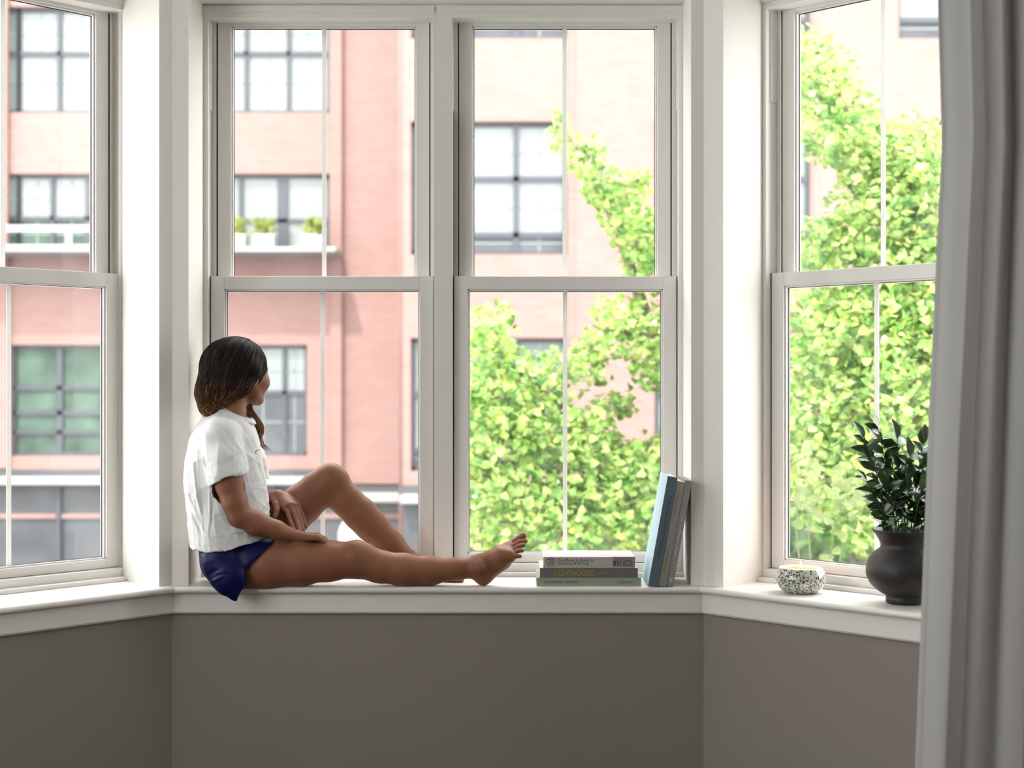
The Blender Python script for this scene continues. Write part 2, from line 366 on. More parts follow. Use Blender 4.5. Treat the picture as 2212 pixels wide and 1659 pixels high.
M['asphalt'] = mat('asphalt', (0.0761, 0.0761, 0.0802), 0.9, noise=(2, 0.2))
M['pavement'] = mat('pavement', (0.1603, 0.1562, 0.1484), 0.9, noise=(2, 0.12))
M['white'] = mat('white_metal', (0.2747, 0.2816, 0.2857), 0.4)
ZG = -2.9
tag(MB().box(-40, 40, 4.6, 60, ZG - .3, ZG).build('road', M['asphalt']), kind='structure')
tag(MB().box(-40, 40, 18.4, 23.7, ZG, ZG + .14).build('sidewalk', M['pavement'], bevel=0.02), kind='structure')

def facade(root, D, xs, zs, wins, depth=0.28):
    """brick wall as one mesh with openings; wins: (x0, x1, z0, z1)"""
    xe = sorted(set([xs[0], xs[1]] + [v for q in wins for v in q[:2]])); ze = sorted(set([zs[0], zs[1]] + [v for q in wins for v in q[2:4]]))
    mb = MB()
    for i in range(len(ze) - 1):
        run = None
        for j in range(len(xe) - 1):
            cx_, cz = (xe[j] + xe[j + 1]) / 2, (ze[i] + ze[i + 1]) / 2
            hole = any(q[0] < cx_ < q[1] and q[2] < cz < q[3] for q in wins)
            if not hole: run = (run[0] if run else xe[j], xe[j + 1])
            if (hole or j == len(xe) - 2) and run:
                mb.box(run[0], run[1], D, D + depth, ze[i], ze[i + 1]); run = None
    mb.build('brick_wall', M['brick'], root)

def far_window(root, D, q, cols, rows, pm, thick=(), fine=True, bars=0.035):
    """cols, rows: bar positions; one part with its panes below it"""
    x0, x1, z0, z1 = q; f = 0.06
    mb = MB(); Y0, Y1 = D + 0.12, D + 0.2
    mb.box(x0, x0 + f, Y0, Y1, z0, z1).box(x1 - f, x1, Y0, Y1, z0, z1).box(x0, x1, Y0, Y1, z0, z0 + f).box(x0, x1, Y0, Y1, z1 - f, z1)
    for c, t in [(c, bars) for c in cols] + list(thick): mb.box(c - t, c + t, Y0 - .01, Y1, z0, z1)
    for r_ in rows: mb.box(x0, x1, Y0 - .01, Y1, r_ - bars, r_ + bars)
    o = mb.build('window', M['darkframe'], root)
    ex = [x0 + f] + sorted(list(cols) + [t[0] for t in thick]) + [x1 - f]; ez = [z0 + f] + sorted(rows) + [z1 - f]
    for i in range(len(ex) - 1):
        for j in range(len(ez) - 1):
            m_ = pm(i, j) if callable(pm) else pm
            MB().box(ex[i], ex[i + 1], D + .17, D + .185, ez[j], ez[j + 1]).build('pane', m_, o)
    if fine:
        fb = MB()
        for i in range(len(ex) - 1):
            c = (ex[i] + ex[i + 1]) / 2; fb.box(c - .012, c + .012, D + .155, D + .17, z0 + f, z1 - f)
        for j in range(len(ez) - 1):
            c = (ez[j] + ez[j + 1]) / 2; fb.box(x0 + f, x1 - f, D + .155, D + .17, c - .012, c + .012)
        fb.build('glazing_bar', M['paleb'], o)
    return o

# left building, farther
D1 = 23.5; k1 = D1 / F
X1 = lambda px: (px - CX) * k1
Z1 = lambda py: ZC + (CY - py) * k1
bl = empty('brick_building', (X1(300), D1, ZG)); tag(bl, 'brick building farther back with white balcony, seen left of the seam', 'building')
wins = []; todo = []
for base in (-1852, -1448, -1044, -640, -236, 32, 438):
    wd = 274
    for top, bot in ((-356, -127), (14, 243)):
        q = (X1(base), X1(base + wd), Z1(bot), Z1(top)); wins.append(q)
        todo.append((q, [X1(base + 91), X1(base + 183)], [Z1(top + 98)], M['pane'], (), True))
    q = (X1(base), X1(base + wd), Z1(545), Z1(375)); wins.append(q)
    if base == 438: todo.append((q, [X1(517)], [Z1(475)], lambda i, j: M['pane'], [(X1(608), 0.085)], False))
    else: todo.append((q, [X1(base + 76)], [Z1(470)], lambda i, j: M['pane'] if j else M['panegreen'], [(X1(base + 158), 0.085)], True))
    lo, hi = (base - 10, base + 225)
    q = (X1(lo), X1(hi), Z1(985), Z1(745)); wins.append(q)
    if base == 438: todo.append((q, [X1(lo + 90), X1(lo + 184)], [Z1(848)], lambda i, j: M['pane'] if j else M['panegrey'], (), True))
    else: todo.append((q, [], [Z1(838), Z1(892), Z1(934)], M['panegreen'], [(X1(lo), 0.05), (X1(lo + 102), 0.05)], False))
facade(bl, D1, (X1(-2600), -1.61), (Z1(1014), 12.5), wins)
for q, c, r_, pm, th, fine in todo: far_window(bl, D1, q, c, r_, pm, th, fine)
for px in (-1892, -1488, -1084, -680, -265, 8, 412, 728): MB().box(X1(px - 12), X1(px + 12), D1 - .12, D1, Z1(1010), 12.5).build('pilaster', M['brick'], bl)
MB().box(X1(-2600), X1(740), D1 - .1, D1 + .3, Z1(1028), Z1(1014)).build('string_course', M['shop'], bl)
MB().box(X1(740), -1.61, D1, D1 + .3, Z1(1049), Z1(1014)).build('brick_band', M['brick'], bl)
MB().box(X1(740), -1.61, D1 - .3, D1, Z1(1083), Z1(1063)).build('lower_cornice', M['cornice'], bl, bevel=0.03)
MB().box(X1(-2600), X1(740), D1 - .35, D1, Z1(1045), Z1(1028)).build('cornice', M['cornice'], bl, bevel=0.03)
mb = MB().box(X1(-2600), -1.61, D1, D1 + .3, ZG, Z1(1045))
mb.build('shopfront', M['shop'], bl)
for px in range(-2510, 900, 155): MB().box(X1(px), X1(px + 9), D1 - .1, D1, ZG, Z1(1050)).build('shop_mullion', M['darkframe'], bl)
MB().box(X1(-2600), -1.61, D1 - .06, D1, Z1(1119), Z1(1110)).build('sign_band', M['brick'], bl)
# balcony with railing
MB().box(X1(-400), X1(742), D1 - 1.0, D1, Z1(556), Z1(546)).build('balcony_slab', M['cornice'], bl, bevel=0.02)
mb = MB().box(X1(-400), X1(250), D1 - 1.0, D1 - .9, Z1(514), Z1(501)).box(X1(-400), X1(250), D1 - .97, D1 - .93, Z1(546), Z1(541))
for px in range(-420, 260, 152): mb.box(X1(px - 6), X1(px + 6), D1 - .98, D1 - .92, Z1(547), Z1(505))
mb.build('balcony_railing', M['white'], bl)
M['planterleaf'] = leaf_mat('planter_leaf', [(0.3, (0.1476, 0.2109, 0.0333)), (0.7, (0.2952, 0.3164, 0.0843))])
def leaf_mesh(mb, c, d, up, ln, wd, fold=0.25, shape='ovate'):
    d = d.normalized(); s = d.cross(up)
    s = s.normalized() if s.length > 1e-6 else d.orthogonal().normalized()
    nrm = s.cross(d)
    if shape == 'fan': prof = [(0.0, 0.03), (0.45, 0.33), (0.8, 0.5), (0.95, 0.34)]; tip = 0.86
    else: prof = [(0.0, 0.06), (0.22, 0.36), (0.5, 0.5), (0.8, 0.27)]; tip = 1.0
    vs = []; b = []
    for (t, h) in prof:
        bend = -0.25 * t * t * ln
        vs += [c + d * t * ln + nrm * bend, c + d * t * ln + s * h * wd + nrm * (bend + fold * h * wd), c + d * t * ln - s * h * wd + nrm * (bend + fold * h * wd)]
    vs.append(c + d * tip * ln - nrm * 0.25 * ln * tip * tip); fs = []
    for i in range(3):
        a = 3 * i; fs += [(a, a + 3, a + 4, a + 1), (a, a + 2, a + 5, a + 3)]
    fs += [(9, 12, 10), (9, 11, 12)]
    mb.add(vs, fs)
def rdir(): 
    v = Vector((random.gauss(0, 1), random.gauss(0, 1), random.gauss(0, 1))); return v.normalized()
for k, (px0, px1) in enumerate(((500, 552), (568, 612), (668, 716))):
    r_ = empty('window_box', (X1((px0 + px1) / 2), D1 - .8, Z1(546)))
    tag(r_, ['white planter box at the balcony end nearest the girl\'s window edge, yellow-green plants', 'white planter box in the middle of the balcony row', 'white planter box by the balcony door beside the brick pier'][k], 'planter', 'planter boxes on the balcony')
    MB().box(X1(px0), X1(px1), D1 - .95, D1 - .65, Z1(546), Z1(519)).build('box', M['white'], r_, bevel=0.02)
    mb = MB()
    for _ in range(90):
        c = Vector((random.uniform(X1(px0 + 4), X1(px1 - 4)), D1 - .8 + random.uniform(-.12, .12), Z1(519) + random.uniform(-0.02, .22)))
        leaf_mesh(mb, c, rdir() + Vector((0, 0, .8)), rdir(), .12, .07)
    mb.build('foliage', M['planterleaf'], r_, recalc=False)['kind'] = 'stuff'

# right building, nearer
D2 = 21.0; k2 = D2 / F
X2 = lambda px: (px - CX) * k2
Z2 = lambda py: ZC + (CY - py) * k2
br = empty('brick_building', (X2(1500), D2, ZG)); tag(br, 'nearer brick building behind the green tree, right of the seam', 'building')
wins = []; todo = []
for c in range(4):
    px = 887 + 527 * c
    for top, bot in ((-672, -384), (-205, 83), (262, 550), (730, 1018)):
        q = (X2(px), X2(px + 338), Z2(bot), Z2(top)); wins.append(q); todo.append((q, [X2(px + 228)], [Z2(bot - 44), Z2(top + 122)]))
facade(br, D2, (X2(870), X2(3000)), (Z2(1048), 12.8), wins)
for q, c, r_ in todo: far_window(br, D2, q, c, r_, lambda i, j: M['pane'] if j else M['panegrey'], (), True, 0.04)
MB().box(X2(870), X2(870) + .28, D2 + .28, D1 + .3, ZG, 12.8).build('side_wall', M['brick'], br)
MB().box(X2(868), X2(3000), D2 - .35, D2, Z2(1085), Z2(1066)).build('cornice', M['cornice'], br, bevel=0.03)
MB().box(X2(868), X2(3000), D2 - .12, D2 + .28, Z2(1066), Z2(1048)).build('string_course', M['shop'], br)
mb = MB().box(X2(870), X2(3000), D2, D2 + .28, ZG, Z2(1085)); mb.build('shopfront', M['shop'], br)
MB().tube([(X2(866), D2 + 0.2, ZG), (X2(866), D2 + 0.2, 12.5)], 0.05, 10).build('downpipe', M['brick'], br, smooth=True)
mb = MB()
for c in range(5): mb.box(X2(1232 + 527 * c), X2(1240 + 527 * c), D2 - .02, D2, Z2(1048), 12.8)
mb.build('pilaster_edge', M['brick'], br)

# globe street lamp whose white ball shows between the girl's legs
gc = P(783, 1160, 14.0); gr = 54 * 14.0 / F
lampo = empty('street_lamp', (gc.x, gc.y, ZG)); tag(lampo, 'street lamp with a big white globe seen behind the bent leg', 'lamp')
M['opal'] = mat('opal_globe', (0.2700, 0.2628, 0.2628), 0.3, coat=0.4)
MB().lathe(gc, [(max(.0001, gr * math.sin(math.pi * i / 20)), -gr * math.cos(math.pi * i / 20)) for i in range(21)], 32).build('globe', M['opal'], lampo, smooth=True)
MB().tube([(gc.x, gc.y, ZG), (gc.x, gc.y, ZG + .5), (gc.x, gc.y, gc.z - gr * .9)], [.09, .05, .045], 14).build('post', M['darkframe'], lampo, smooth=True)
MB().lathe((gc.x, gc.y, gc.z - gr - .06), [(.0, 0), (.07, 0), (.10, .08), (.0, .09)], 20).build('collar', M['darkframe'], lampo, smooth=True)

# ------------------------------------------------------------------ street trees
M['treeleaf'] = leaf_mat('tree_leaf', [(0.32, (0.0504, 0.1496, 0.0284)), (0.45, (0.1811, 0.3386, 0.0536)), (0.54, (0.3465, 0.4567, 0.1496)), (0.70, (0.4095, 0.4410, 0.0977))], 0.5, 0.3, 11.0)
M['treeleaf2'] = leaf_mat('dark_tree_leaf', [(0.30, (0.0175, 0.0571, 0.0117)), (0.5, (0.0617, 0.1423, 0.0222)), (0.7, (0.1772, 0.2564, 0.0536))], 0.4, 0.4, 3.0)  # darker copy of the leaf ramp, shade of the back tree painted in
M['bark'] = mat('bark', (0.16, 0.12, 0.09), 0.9, noise=(8, 0.4))
fan = MB(); leaf_mesh(fan, Vector((0, 0, 0)), Vector((1, 0, 0)), Vector((0, 0, 1)), 1.0, 1.15, 0.2, 'fan')
fan_me = bpy.data.meshes.new('tree_leaf'); fan_me.from_pydata([v for v in fan.v], [], fan.f)
def tree(name, label, trunk, clusters, dens, size, matl, nparts, branches, group=None):
    root = empty(name, trunk[0]); tag(root, label, 'tree', group)
    tb = MB(); tb.tube(trunk, [0.16 - 0.10 * i / (len(trunk) - 1) for i in range(len(trunk))], 10); tb.build('trunk', M['bark'], root, smooth=True)
    for bp in branches:
        MB().tube(bp, [0.045 * (1 - i / len(bp)) + 0.008 for i in range(len(bp))], 6).build('branch', M['bark'], root, smooth=True)
    tw = MB(); pts = []
    for (px, py, Y, rx, ry, ty) in clusters:
        n = int(dens * (rx * ry) / 1000.0)
        for _ in range(n):
            v = rdir() * (random.random() ** 0.45)
            c = P(px + v.x * rx, py + v.z * ry, Y + v.y * ty); pts.append((c, v))
        c0 = P(px, py, Y)
        for _ in range(max(2, n // 130)):
            v = rdir() * .9; e = P(px + v.x * rx, py + v.z * ry, Y + v.y * ty); tw.tube([c0, (c0 + e) / 2 + rdir() * .05, e], [.012, .008, .004], 5)
    tw.build('twigs', M['bark'], root)['kind'] = 'stuff'
    pts.sort(key=lambda q: q[0].y)
    vis = [q for q in pts]; random.shuffle(vis)
    near = sorted(vis, key=lambda q: q[0].y)[:max(nparts * 3, 1)]; random.shuffle(near); chosen = set(id(q) for q in near[:nparts])
    me = fan_me.copy(); me.materials.append(matl)
    mb = MB()
    for q in pts:
        c, v = q; s = size * random.uniform(.7, 1.25)
        d = (Vector((v.x, v.y, -v.z)) * .5 + rdir() * .9 + Vector((0, 0, -.2))).normalized(); up = (Vector((0, -.35, 1)) + rdir() * .8).normalized()
        if id(q) in chosen:
            sd_ = d.cross(up).normalized(); nz = sd_.cross(d)
            o = bpy.data.objects.new('leaf', me); o.parent = root
            R = Matrix((d, sd_, nz)).transposed().to_4x4()
            o.matrix_local = Matrix.Translation(c - WL[root.name]) @ R @ Matrix.Scale(s, 4); COL.objects.link(o)
        else: leaf_mesh(mb, c, d, up, s, s * 1.15, 0.2, 'fan')
    mb.build('foliage', matl, root, recalc=False)['kind'] = 'stuff'
    return root
CLA = [(1208, 285, 8.2, 22, 40, .3), (1262, 330, 8.2, 45, 36, .4), (1300, 400, 8.3, 50, 55, .4), (1345, 460, 8.4, 55, 60, .5), (1385, 500, 8.4, 60, 75, .5), (1400, 570, 8.4, 60, 60, .5), (1380, 390, 8.4, 35, 30, .3),
       (1060, 730, 8.2, 62, 75, .6), (1045, 850, 8.2, 90, 110, .7), (1120, 860, 8.3, 110, 110, .8), (1075, 1000, 8.2, 130, 130, .8), (1190, 790, 8.6, 50, 40, .5),
       (1275, 775, 8.4, 60, 50, .5), (1370, 700, 8.4, 105, 75, .7), (1420, 790, 8.4, 60, 55, .5), (1240, 930, 8.3, 90, 90, .8), (1330, 870, 8.5, 45, 35, .4), (1400, 1030, 8.4, 120, 95, .8), (1300, 1050, 8.3, 130, 110, .8), (1200, 1130, 8.2, 250, 110, .9), (1420, 1150, 8.3, 160, 110, .8),
       (1550, 640, 8.8, 110, 300, .8), (1560, 1000, 8.8, 140, 200, .8), (1470, 920, 8.6, 45, 50, .4)]
CLB = [(1745, 130, 7.8, 45, 75, .5), (1790, 175, 7.8, 75, 85, .6), (1810, 270, 7.8, 100, 90, .6), (1880, 330, 7.8, 85, 100, .6), (1905, 440, 7.8, 120, 110, .7), (1985, 330, 7.6, 90, 90, .6), (2030, 440, 7.6, 110, 150, .7), (1850, 540, 7.8, 130, 90, .7), (1775, 520, 7.8, 60, 55, .5),
       (1990, 580, 7.6, 130, 110, .7), (1800, 690, 7.6, 130, 120, .8), (1950, 740, 7.5, 160, 150, .8), (1780, 870, 7.5, 130, 150, .8), (1930, 930, 7.4, 180, 160, .8), (1800, 1030, 7.3, 150, 110, .8), (2120, 700, 7.6, 160, 330, .8), (1930, 1110, 7.2, 150, 90, .7)]
trA = [(P(1500, 830, 9.2).x, 9.2, ZG), P(1490, 1250, 9.1), P(1500, 980, 9.0), P(1530, 700, 9.0), P(1560, 400, 9.0)]
tree('street_tree', 'leafy yellow-green street tree with a bare gap, behind the books', trA, CLA, 62, 0.047, M['treeleaf'], 170,
     [[P(1510, 900, 9), P(1400, 700, 8.7), P(1330, 480, 8.4), P(1215, 270, 8.2)], [P(1500, 1050, 9), P(1300, 950, 8.6), P(1080, 760, 8.3)], [P(1495, 1150, 9.1), P(1250, 1100, 8.5), P(1040, 1020, 8.2)], [P(1520, 800, 9), P(1420, 740, 8.6), P(1290, 700, 8.4)]], 'street trees')
trB = [(P(2060, 830, 8.6).x, 8.6, ZG), P(2060, 1250, 8.5), P(2050, 900, 8.3), P(2020, 560, 8.1), P(1960, 300, 7.9)]
tree('street_tree', 'bushy street tree filling the view behind the potted plant', trB, CLB, 62, 0.042, M['treeleaf'], 170,
     [[P(2050, 700, 8.2), P(1900, 400, 7.9), P(1760, 110, 7.8)], [P(2055, 1000, 8.4), P(1920, 820, 7.8), P(1780, 700, 7.7)], [P(2040, 640, 8.2), P(2000, 400, 7.8), P(1990, 240, 7.6)]], 'street trees')
CLC = [(1700, 900, 12.5, 260, 330, 1.2), (2000, 850, 12.5, 300, 420, 1.3), (1850, 1200, 12, 300, 160, 1.2), (1350, 1150, 12.5, 300, 120, 1.0), (2250, 600, 12.5, 200, 400, 1.2)]
trC = [(P(1880, 830, 12.8).x, 12.8, ZG), P(1880, 1100, 12.8), P(1870, 800, 12.7), P(1860, 600, 12.6)]
tree('street_tree', 'darker tree farther back, shade put into its leaf colour, behind the bushy one', trC, CLC, 10, 0.11, M['treeleaf2'], 0, [[P(1880, 1000, 12.7), P(1700, 850, 12.5)], [P(1880, 950, 12.7), P(2050, 800, 12.5)]], 'street trees')
# low shrub with large pale leaves right outside the angled window
M['shrubleaf'] = leaf_mat('shrub_leaf', [(0.3, (0.084, 0.160, 0.027)), (0.5, (0.209, 0.258, 0.076)), (0.7, (0.266, 0.296, 0.122))], 0.5, 0.35, 9)
M['stemgreen'] = mat('shrub_stem', (0.08, 0.11, 0.03), 0.6)
sh = empty('balcony_shrub', P(1760, 1500, 6.0)); tag(sh, 'shrub with large pale leaves right outside the angled window', 'shrub')
shrub_me = fan_me.copy(); shrub_me.materials.append(M['shrubleaf'])
stems = [[(1760, 1500), (1750, 1200), (1740, 1060)], [(1760, 1500), (1790, 1250), (1790, 1195)], [(1760, 1500), (1800, 1150), (1850, 1000)], [(1760, 1500), (1720, 1150), (1725, 1030)], [(1760, 1500), (1820, 1180), (1870, 1090)], [(1760, 1500), (1900, 1200), (1950, 1050)]]
for st in stems:
    pts = [P(x, y, 6.0 + random.uniform(-.2, .2)) for x, y in st]; MB().tube(pts, [.006, .004, .002], 6).build('stem', M['stemgreen'], sh, smooth=True)
for (cx_, cy_, rx, ry, n) in ((1735, 1050, 50, 55, 26), (1790, 1080, 60, 45, 24), (1850, 1030, 60, 40, 22), (1750, 1120, 50, 30, 10), (1790, 1205, 18, 18, 6), (1850, 1120, 40, 30, 10), (1950, 1060, 60, 50, 20), (1740, 985, 40, 25, 8)):
    for _ in range(n):
        c = P(cx_ + random.gauss(0, .5) * rx, cy_ + random.gauss(0, .5) * ry, 6.0 + random.uniform(-.25, .25))
        d = (rdir() + Vector((0, -.4, 0))).normalized(); up = (Vector((0, -.5, 1)) + rdir() * .7).normalized(); s_ = d.cross(up).normalized(); nz = s_.cross(d)
        o = bpy.data.objects.new('leaf', shrub_me); o.parent = sh
        o.matrix_local = Matrix.Translation(c - WL[sh.name]) @ Matrix((d, s_, nz)).transposed().to_4x4() @ Matrix.Scale(random.uniform(.036, .062), 4); COL.objects.link(o)

# ------------------------------------------------------------------ curtain
M['curtain'] = cloth_mat('curtain_linen', (0.60, 0.585, 0.57), 0.36, weave=700)
cr = empty('curtain', (1.18, 3.12, 0.0)); tag(cr, 'long white linen curtain hanging in soft folds beside the potted plant', 'curtain')
edge = [(0, 2037), (300, 2046), (570, 2032), (880, 2016), (1320, 1996), (1659, 1981), (2000, 1970)]
NU, NV = 260, 60; vs = []
for j in range(NV + 1):
    z = 2.58 - (2.58 - 0.02) * j / NV; yc = 3.12
    py = CY - (z - ZC) * F / yc; ex = np.interp(py, [e[0] for e in edge], [e[1] for e in edge])
    xl = (ex - CX) * yc / F; v = j / NV; xr = 1.42
    for i in range(NU + 1):
        u = i / NU; uw = u + 0.012 * math.sin(9 * u + 2.1 * v) + 0.01 * v * math.sin(23 * u + 1)
        x = xl + (xr - xl) * uw if 0 < i < NU else (xl if i == 0 else xr)
        amp = 0.024 * (1 - .25 * v)
        ph = uw * 2 * math.pi
        y = yc + amp * math.sin(ph * 6.5 + .5 + 0.8 * math.sin(2.2 * v)) * (1 - .45 * v * (0.5 + 0.5 * math.sin(ph * 2))) + 0.016 * math.sin(ph * 3.4 + 1.2 + 1.3 * v) + 0.003 * math.sin(ph * 15 + 3 * v)
        x += 0.006 * math.sin(ph * 13 + 1.0) * (1 - .4 * v) * min(1, u * 12)
        vs.append((x, y, z))
mb = MB(); mb.add(vs, [(j * (NU + 1) + i, j * (NU + 1) + i + 1, (j + 1) * (NU + 1) + i + 1, (j + 1) * (NU + 1) + i) for j in range(NV) for i in range(NU)])
o = mb.build('fabric', M['curtain'], cr, smooth=True, recalc=False)
md = o.modifiers.new('solid', 'SOLIDIFY'); md.thickness = 0.0015
M['rod'] = mat('curtain_rod', (0.10, 0.09, 0.08), 0.4, metal=0.8)
MB().tube([(0.95, 3.12, 2.585), (1.5, 3.12, 2.585)], .012, 12).build('rod', M['rod'], cr, smooth=True)

# ------------------------------------------------------------------ vase with foliage
ZSILL = ZS
M['clay'] = mat('black_clay', (0.020, 0.017, 0.017), 0.52, 0.5, noise=(14, 0.4), bump=(45, 0.35))
vc = Vector(((1954 - CX) * 3.863 / F, 3.863, ZSILL))
va = empty('vase', vc); tag(va, 'round black clay vase with flared rim and footed base', 'vase')
pr = [(0, 0), (.045, 0), (.0495, .003), (.0500, .017), (.0475, .020), (.058, .0255), (.076, .037), (.092, .054), (.1005, .071), (.1027, .087), (.101, .104), (.094, .122), (.081, .138), (.067, .148), (.0635, .154), (.0635, .162), (.069, .174), (.078, .188), (.0855, .197), (.0862, .1995), (.084, .2005), (.078, .194), (.066, .176), (.058, .160), (.060, .148), (.075, .130), (.08, .1), (.0, .1)]
mb = MB().lathe(vc, pr, 80); mb.build('body', M['clay'], va, smooth=True)
# foliage: stems of glossy pointed leaves
M['houseleaf'] = leaf_mat('glossy_leaf', [(0.3, (0.012, 0.035, 0.010)), (0.55, (0.022, 0.06, 0.014)), (0.8, (0.04, 0.09, 0.02))], 0.12, 0.22, 25)
M['stem'] = mat('green_stem', (0.03, 0.06, 0.02), 0.5)
ho = empty('plant_bunch', vc + Vector((0, 0, .11))); tag(ho, 'bunch of dark glossy pointed-leaf stems standing in the black vase', 'plant')
ov = MB(); leaf_mesh(ov, Vector((0, 0, 0)), Vector((1, 0, 0)), Vector((0, 0, 1)), 1.0, .58, 0.35)
lme = bpy.data.meshes.new('leaf'); lme.from_pydata([tuple(v) for v in ov.v], [], ov.f); lme.materials.append(M['houseleaf'])
lme.polygons.foreach_set('use_smooth', [True] * len(lme.polygons))
tips = [(1866, 948, -.03), (1897, 926, .0), (1938, 948, -.02), (1996, 950, .02), (1885, 985, .05), (1925, 985, .04), (1965, 985, -.03), (2004, 1005, .0), (1872, 1038, -.04), (1915, 1050, -.05), (1955, 1040, .03), (1990, 1060, -.04), (2035, 970, .03), (2030, 1040, -.02), (1890, 1085, .03)]
for ti, (tx, ty, dy) in enumerate(tips):
    top = P(tx, ty, 3.863 + dy); base = vc + Vector(((top.x - vc.x) * .22, dy * .4, .12))
    midp = base.lerp(top, .5) + Vector(((base.x - top.x) * .18, 0, .01))
    path = [((1 - t) ** 2 * base + 2 * t * (1 - t) * midp + t * t * top) for t in [i / 10 for i in range(11)]]
    MB().tube(path, [.0018 - .0008 * i / 10 for i in range(11)], 6).build('stem', M['stem'], ho, smooth=True)
    Lh = (top - base).length; nl = max(4, int(Lh / .021)); side = random.choice((-1, 1))
    for k in range(nl + 1):
        t = 0.36 + 0.64 * k / nl
        i = min(int(t * 10), 9); p = path[i].lerp(path[i + 1], t * 10 - i); ax = (path[min(i + 1, 10)] - path[i]).normalized()
        side *= -1; a = side * random.uniform(.7, 1.35) if k < nl else 0
        ang = random.uniform(0, math.pi)
        perp = Vector((math.cos(ang * .5) * 1.0, math.sin(ang) * .7 * random.choice((-1, 1)), 0)) * (1 if a >= 0 else -1)
        d = (ax * (math.cos(abs(a))) + perp * math.sin(abs(a))).normalized()
        up = (ax * .6 + Vector((0, -.6, .4)) + rdir() * .5).normalized(); s_ = d.cross(up)
        s_ = s_.normalized(); nz = s_.cross(d)
        o = bpy.data.objects.new('leaf', lme); o.parent = ho
        o.matrix_local = Matrix.Translation(p - WL[ho.name]) @ Matrix((d, s_, nz)).transposed().to_4x4() @ Matrix.Scale(random.uniform(.040, .057), 4); COL.objects.link(o)

# ------------------------------------------------------------------ candle in a speckled bowl
m, nt, b = new_mat('speckled_glaze')
g = nt.nodes.new('ShaderNodeNewGeometry'); n1 = nt.nodes.new('ShaderNodeTexNoise'); n1.inputs['Scale'].default_value = 185; n1.inputs['Detail'].default_value = 3
nt.links.new(g.outputs['Position'], n1.inputs['Vector']); r = nt.nodes.new('ShaderNodeValToRGB')
r.color_ramp.elements[0].position = 0.525; r.color_ramp.elements[0].color = (0.62, 0.62, 0.52, 1); r.color_ramp.elements[1].position = 0.555; r.color_ramp.elements[1].color = (0.02, 0.03, 0.022, 1)
nt.links.new(n1.outputs['Fac'], r.inputs[0]); nt.links.new(r.outputs[0], b.inputs['Base Color']); b.inputs['Roughness'].default_value = 0.12; b.inputs['Coat Weight'].default_value = 0.6
M['speckle'] = m
M['wax'] = mat('pink_wax', (0.85, 0.42, 0.30), 0.4, sss=0.6); M['rimw'] = mat('bowl_rim', (0.8, 0.76, 0.7), 0.15)
cc = Vector(((1729.5 - CX) * 4.06 / F, 4.06, ZSILL))
ca = empty('candle', cc); tag(ca, 'lit candle in a low black-speckled white ceramic bowl', 'candle')
MB().lathe(cc, [(0, 0), (.036, 0), (.046, .003), (.060, .013), (.0685, .026), (.0712, .038), (.0700, .051), (.0655, .063), (.0610, .0705)], 72).build('bowl', M['speckle'], ca, smooth=True)
MB().lathe(cc, [(.0610, .0705), (.0600, .0722), (.0585, .0718), (.0575, .068), (.0580, .058)], 72).build('rim', M['rimw'], ca, smooth=True)
MB().lathe(cc, [(0, .0615), (.02, .0612), (.05, .0620), (.0582, .0632)], 48).build('wax', M['wax'], ca, smooth=True)
MB().tube([cc + Vector((0, 0, .060)), cc + Vector((.0004, 0, .068)), cc + Vector((.001, 0, .071))], .0008, 6).build('wick', M['gasket'], ca)
MB().lathe(cc + Vector((.0008, 0, .0685)), [(0, 0), (.0022, .0025), (.0032, .006), (.0027, .011), (.0016, .017), (.0006, .022), (0, .0245)], 20).build('flame', emit_mat('flame', (1, 0.52, 0.18), 7), ca, smooth=True)
fl = bpy.data.lights.new('candle_light', 'POINT'); fl.energy = 0.13; fl.color = (1, 0.5, 0.25); fl.shadow_soft_size = 0.004
fo = bpy.data.objects.new('candle_light', fl); link(fo, ca, cc + Vector((.0008, 0, .1)))

# ------------------------------------------------------------------ books
def text(body, p0, right, up, wd, ht, mt, parent, name='lettering', lift=0.0003, bold=0.0, shear=0.0):
    cu = bpy.data.curves.new('t', 'FONT'); cu.body = body; cu.size = 1; cu.offset = bold; cu.shear = shear; cu.resolution_u = 3
    to = bpy.data.objects.new('t', cu); COL.objects.link(to)
    dg = bpy.context.evaluated_depsgraph_get(); dg.update()
    me = bpy.data.meshes.new_from_object(to.evaluated_get(dg)); COL.objects.unlink(to); bpy.data.objects.remove(to)
    co = np.array([v.co[:] for v in me.vertices]); mn, mxx = co.min(0), co.max(0)
    right = Vector(right).normalized(); up = Vector(up).normalized(); nn = right.cross(up)
    me.name = name; o = bpy.data.objects.new(name, me); link(o, parent); off = WL[o.name]
    for v, c in zip(me.vertices, co):
        v.co = Vector(p0) + right * ((c[0] - mn[0]) / (mxx[0] - mn[0]) * wd) + up * ((c[1] - mn[1]) / (mxx[1] - mn[1]) * ht) + nn * lift - off
    me.materials.append(mt); return o
M['ink'] = mat('black_ink', (0.012, 0.012, 0.012), 0.6); M['gold'] = mat('olive_gold_ink', (0.34, 0.29, 0.04), 0.5); M['silver'] = mat('pale_ink', (0.55, 0.57, 0.57), 0.5); M['tealink'] = mat('dark_teal_ink', (0.035, 0.055, 0.07), 0.4)
M['paper'] = mat('page_paper', (0.80, 0.78, 0.72), 0.9, bump=(600, 0.3))
M['greige'] = mat('greige_cover', (0.46, 0.44, 0.41), 0.5); M['greyblk'] = mat('grey_panel_ink', (0.27, 0.255, 0.24), 0.5)
M['mauve'] = mat('grey_mauve_cloth', (0.155, 0.135, 0.135), 0.7); M['sage'] = mat('sage_green_cover', (0.29, 0.34, 0.245), 0.55)
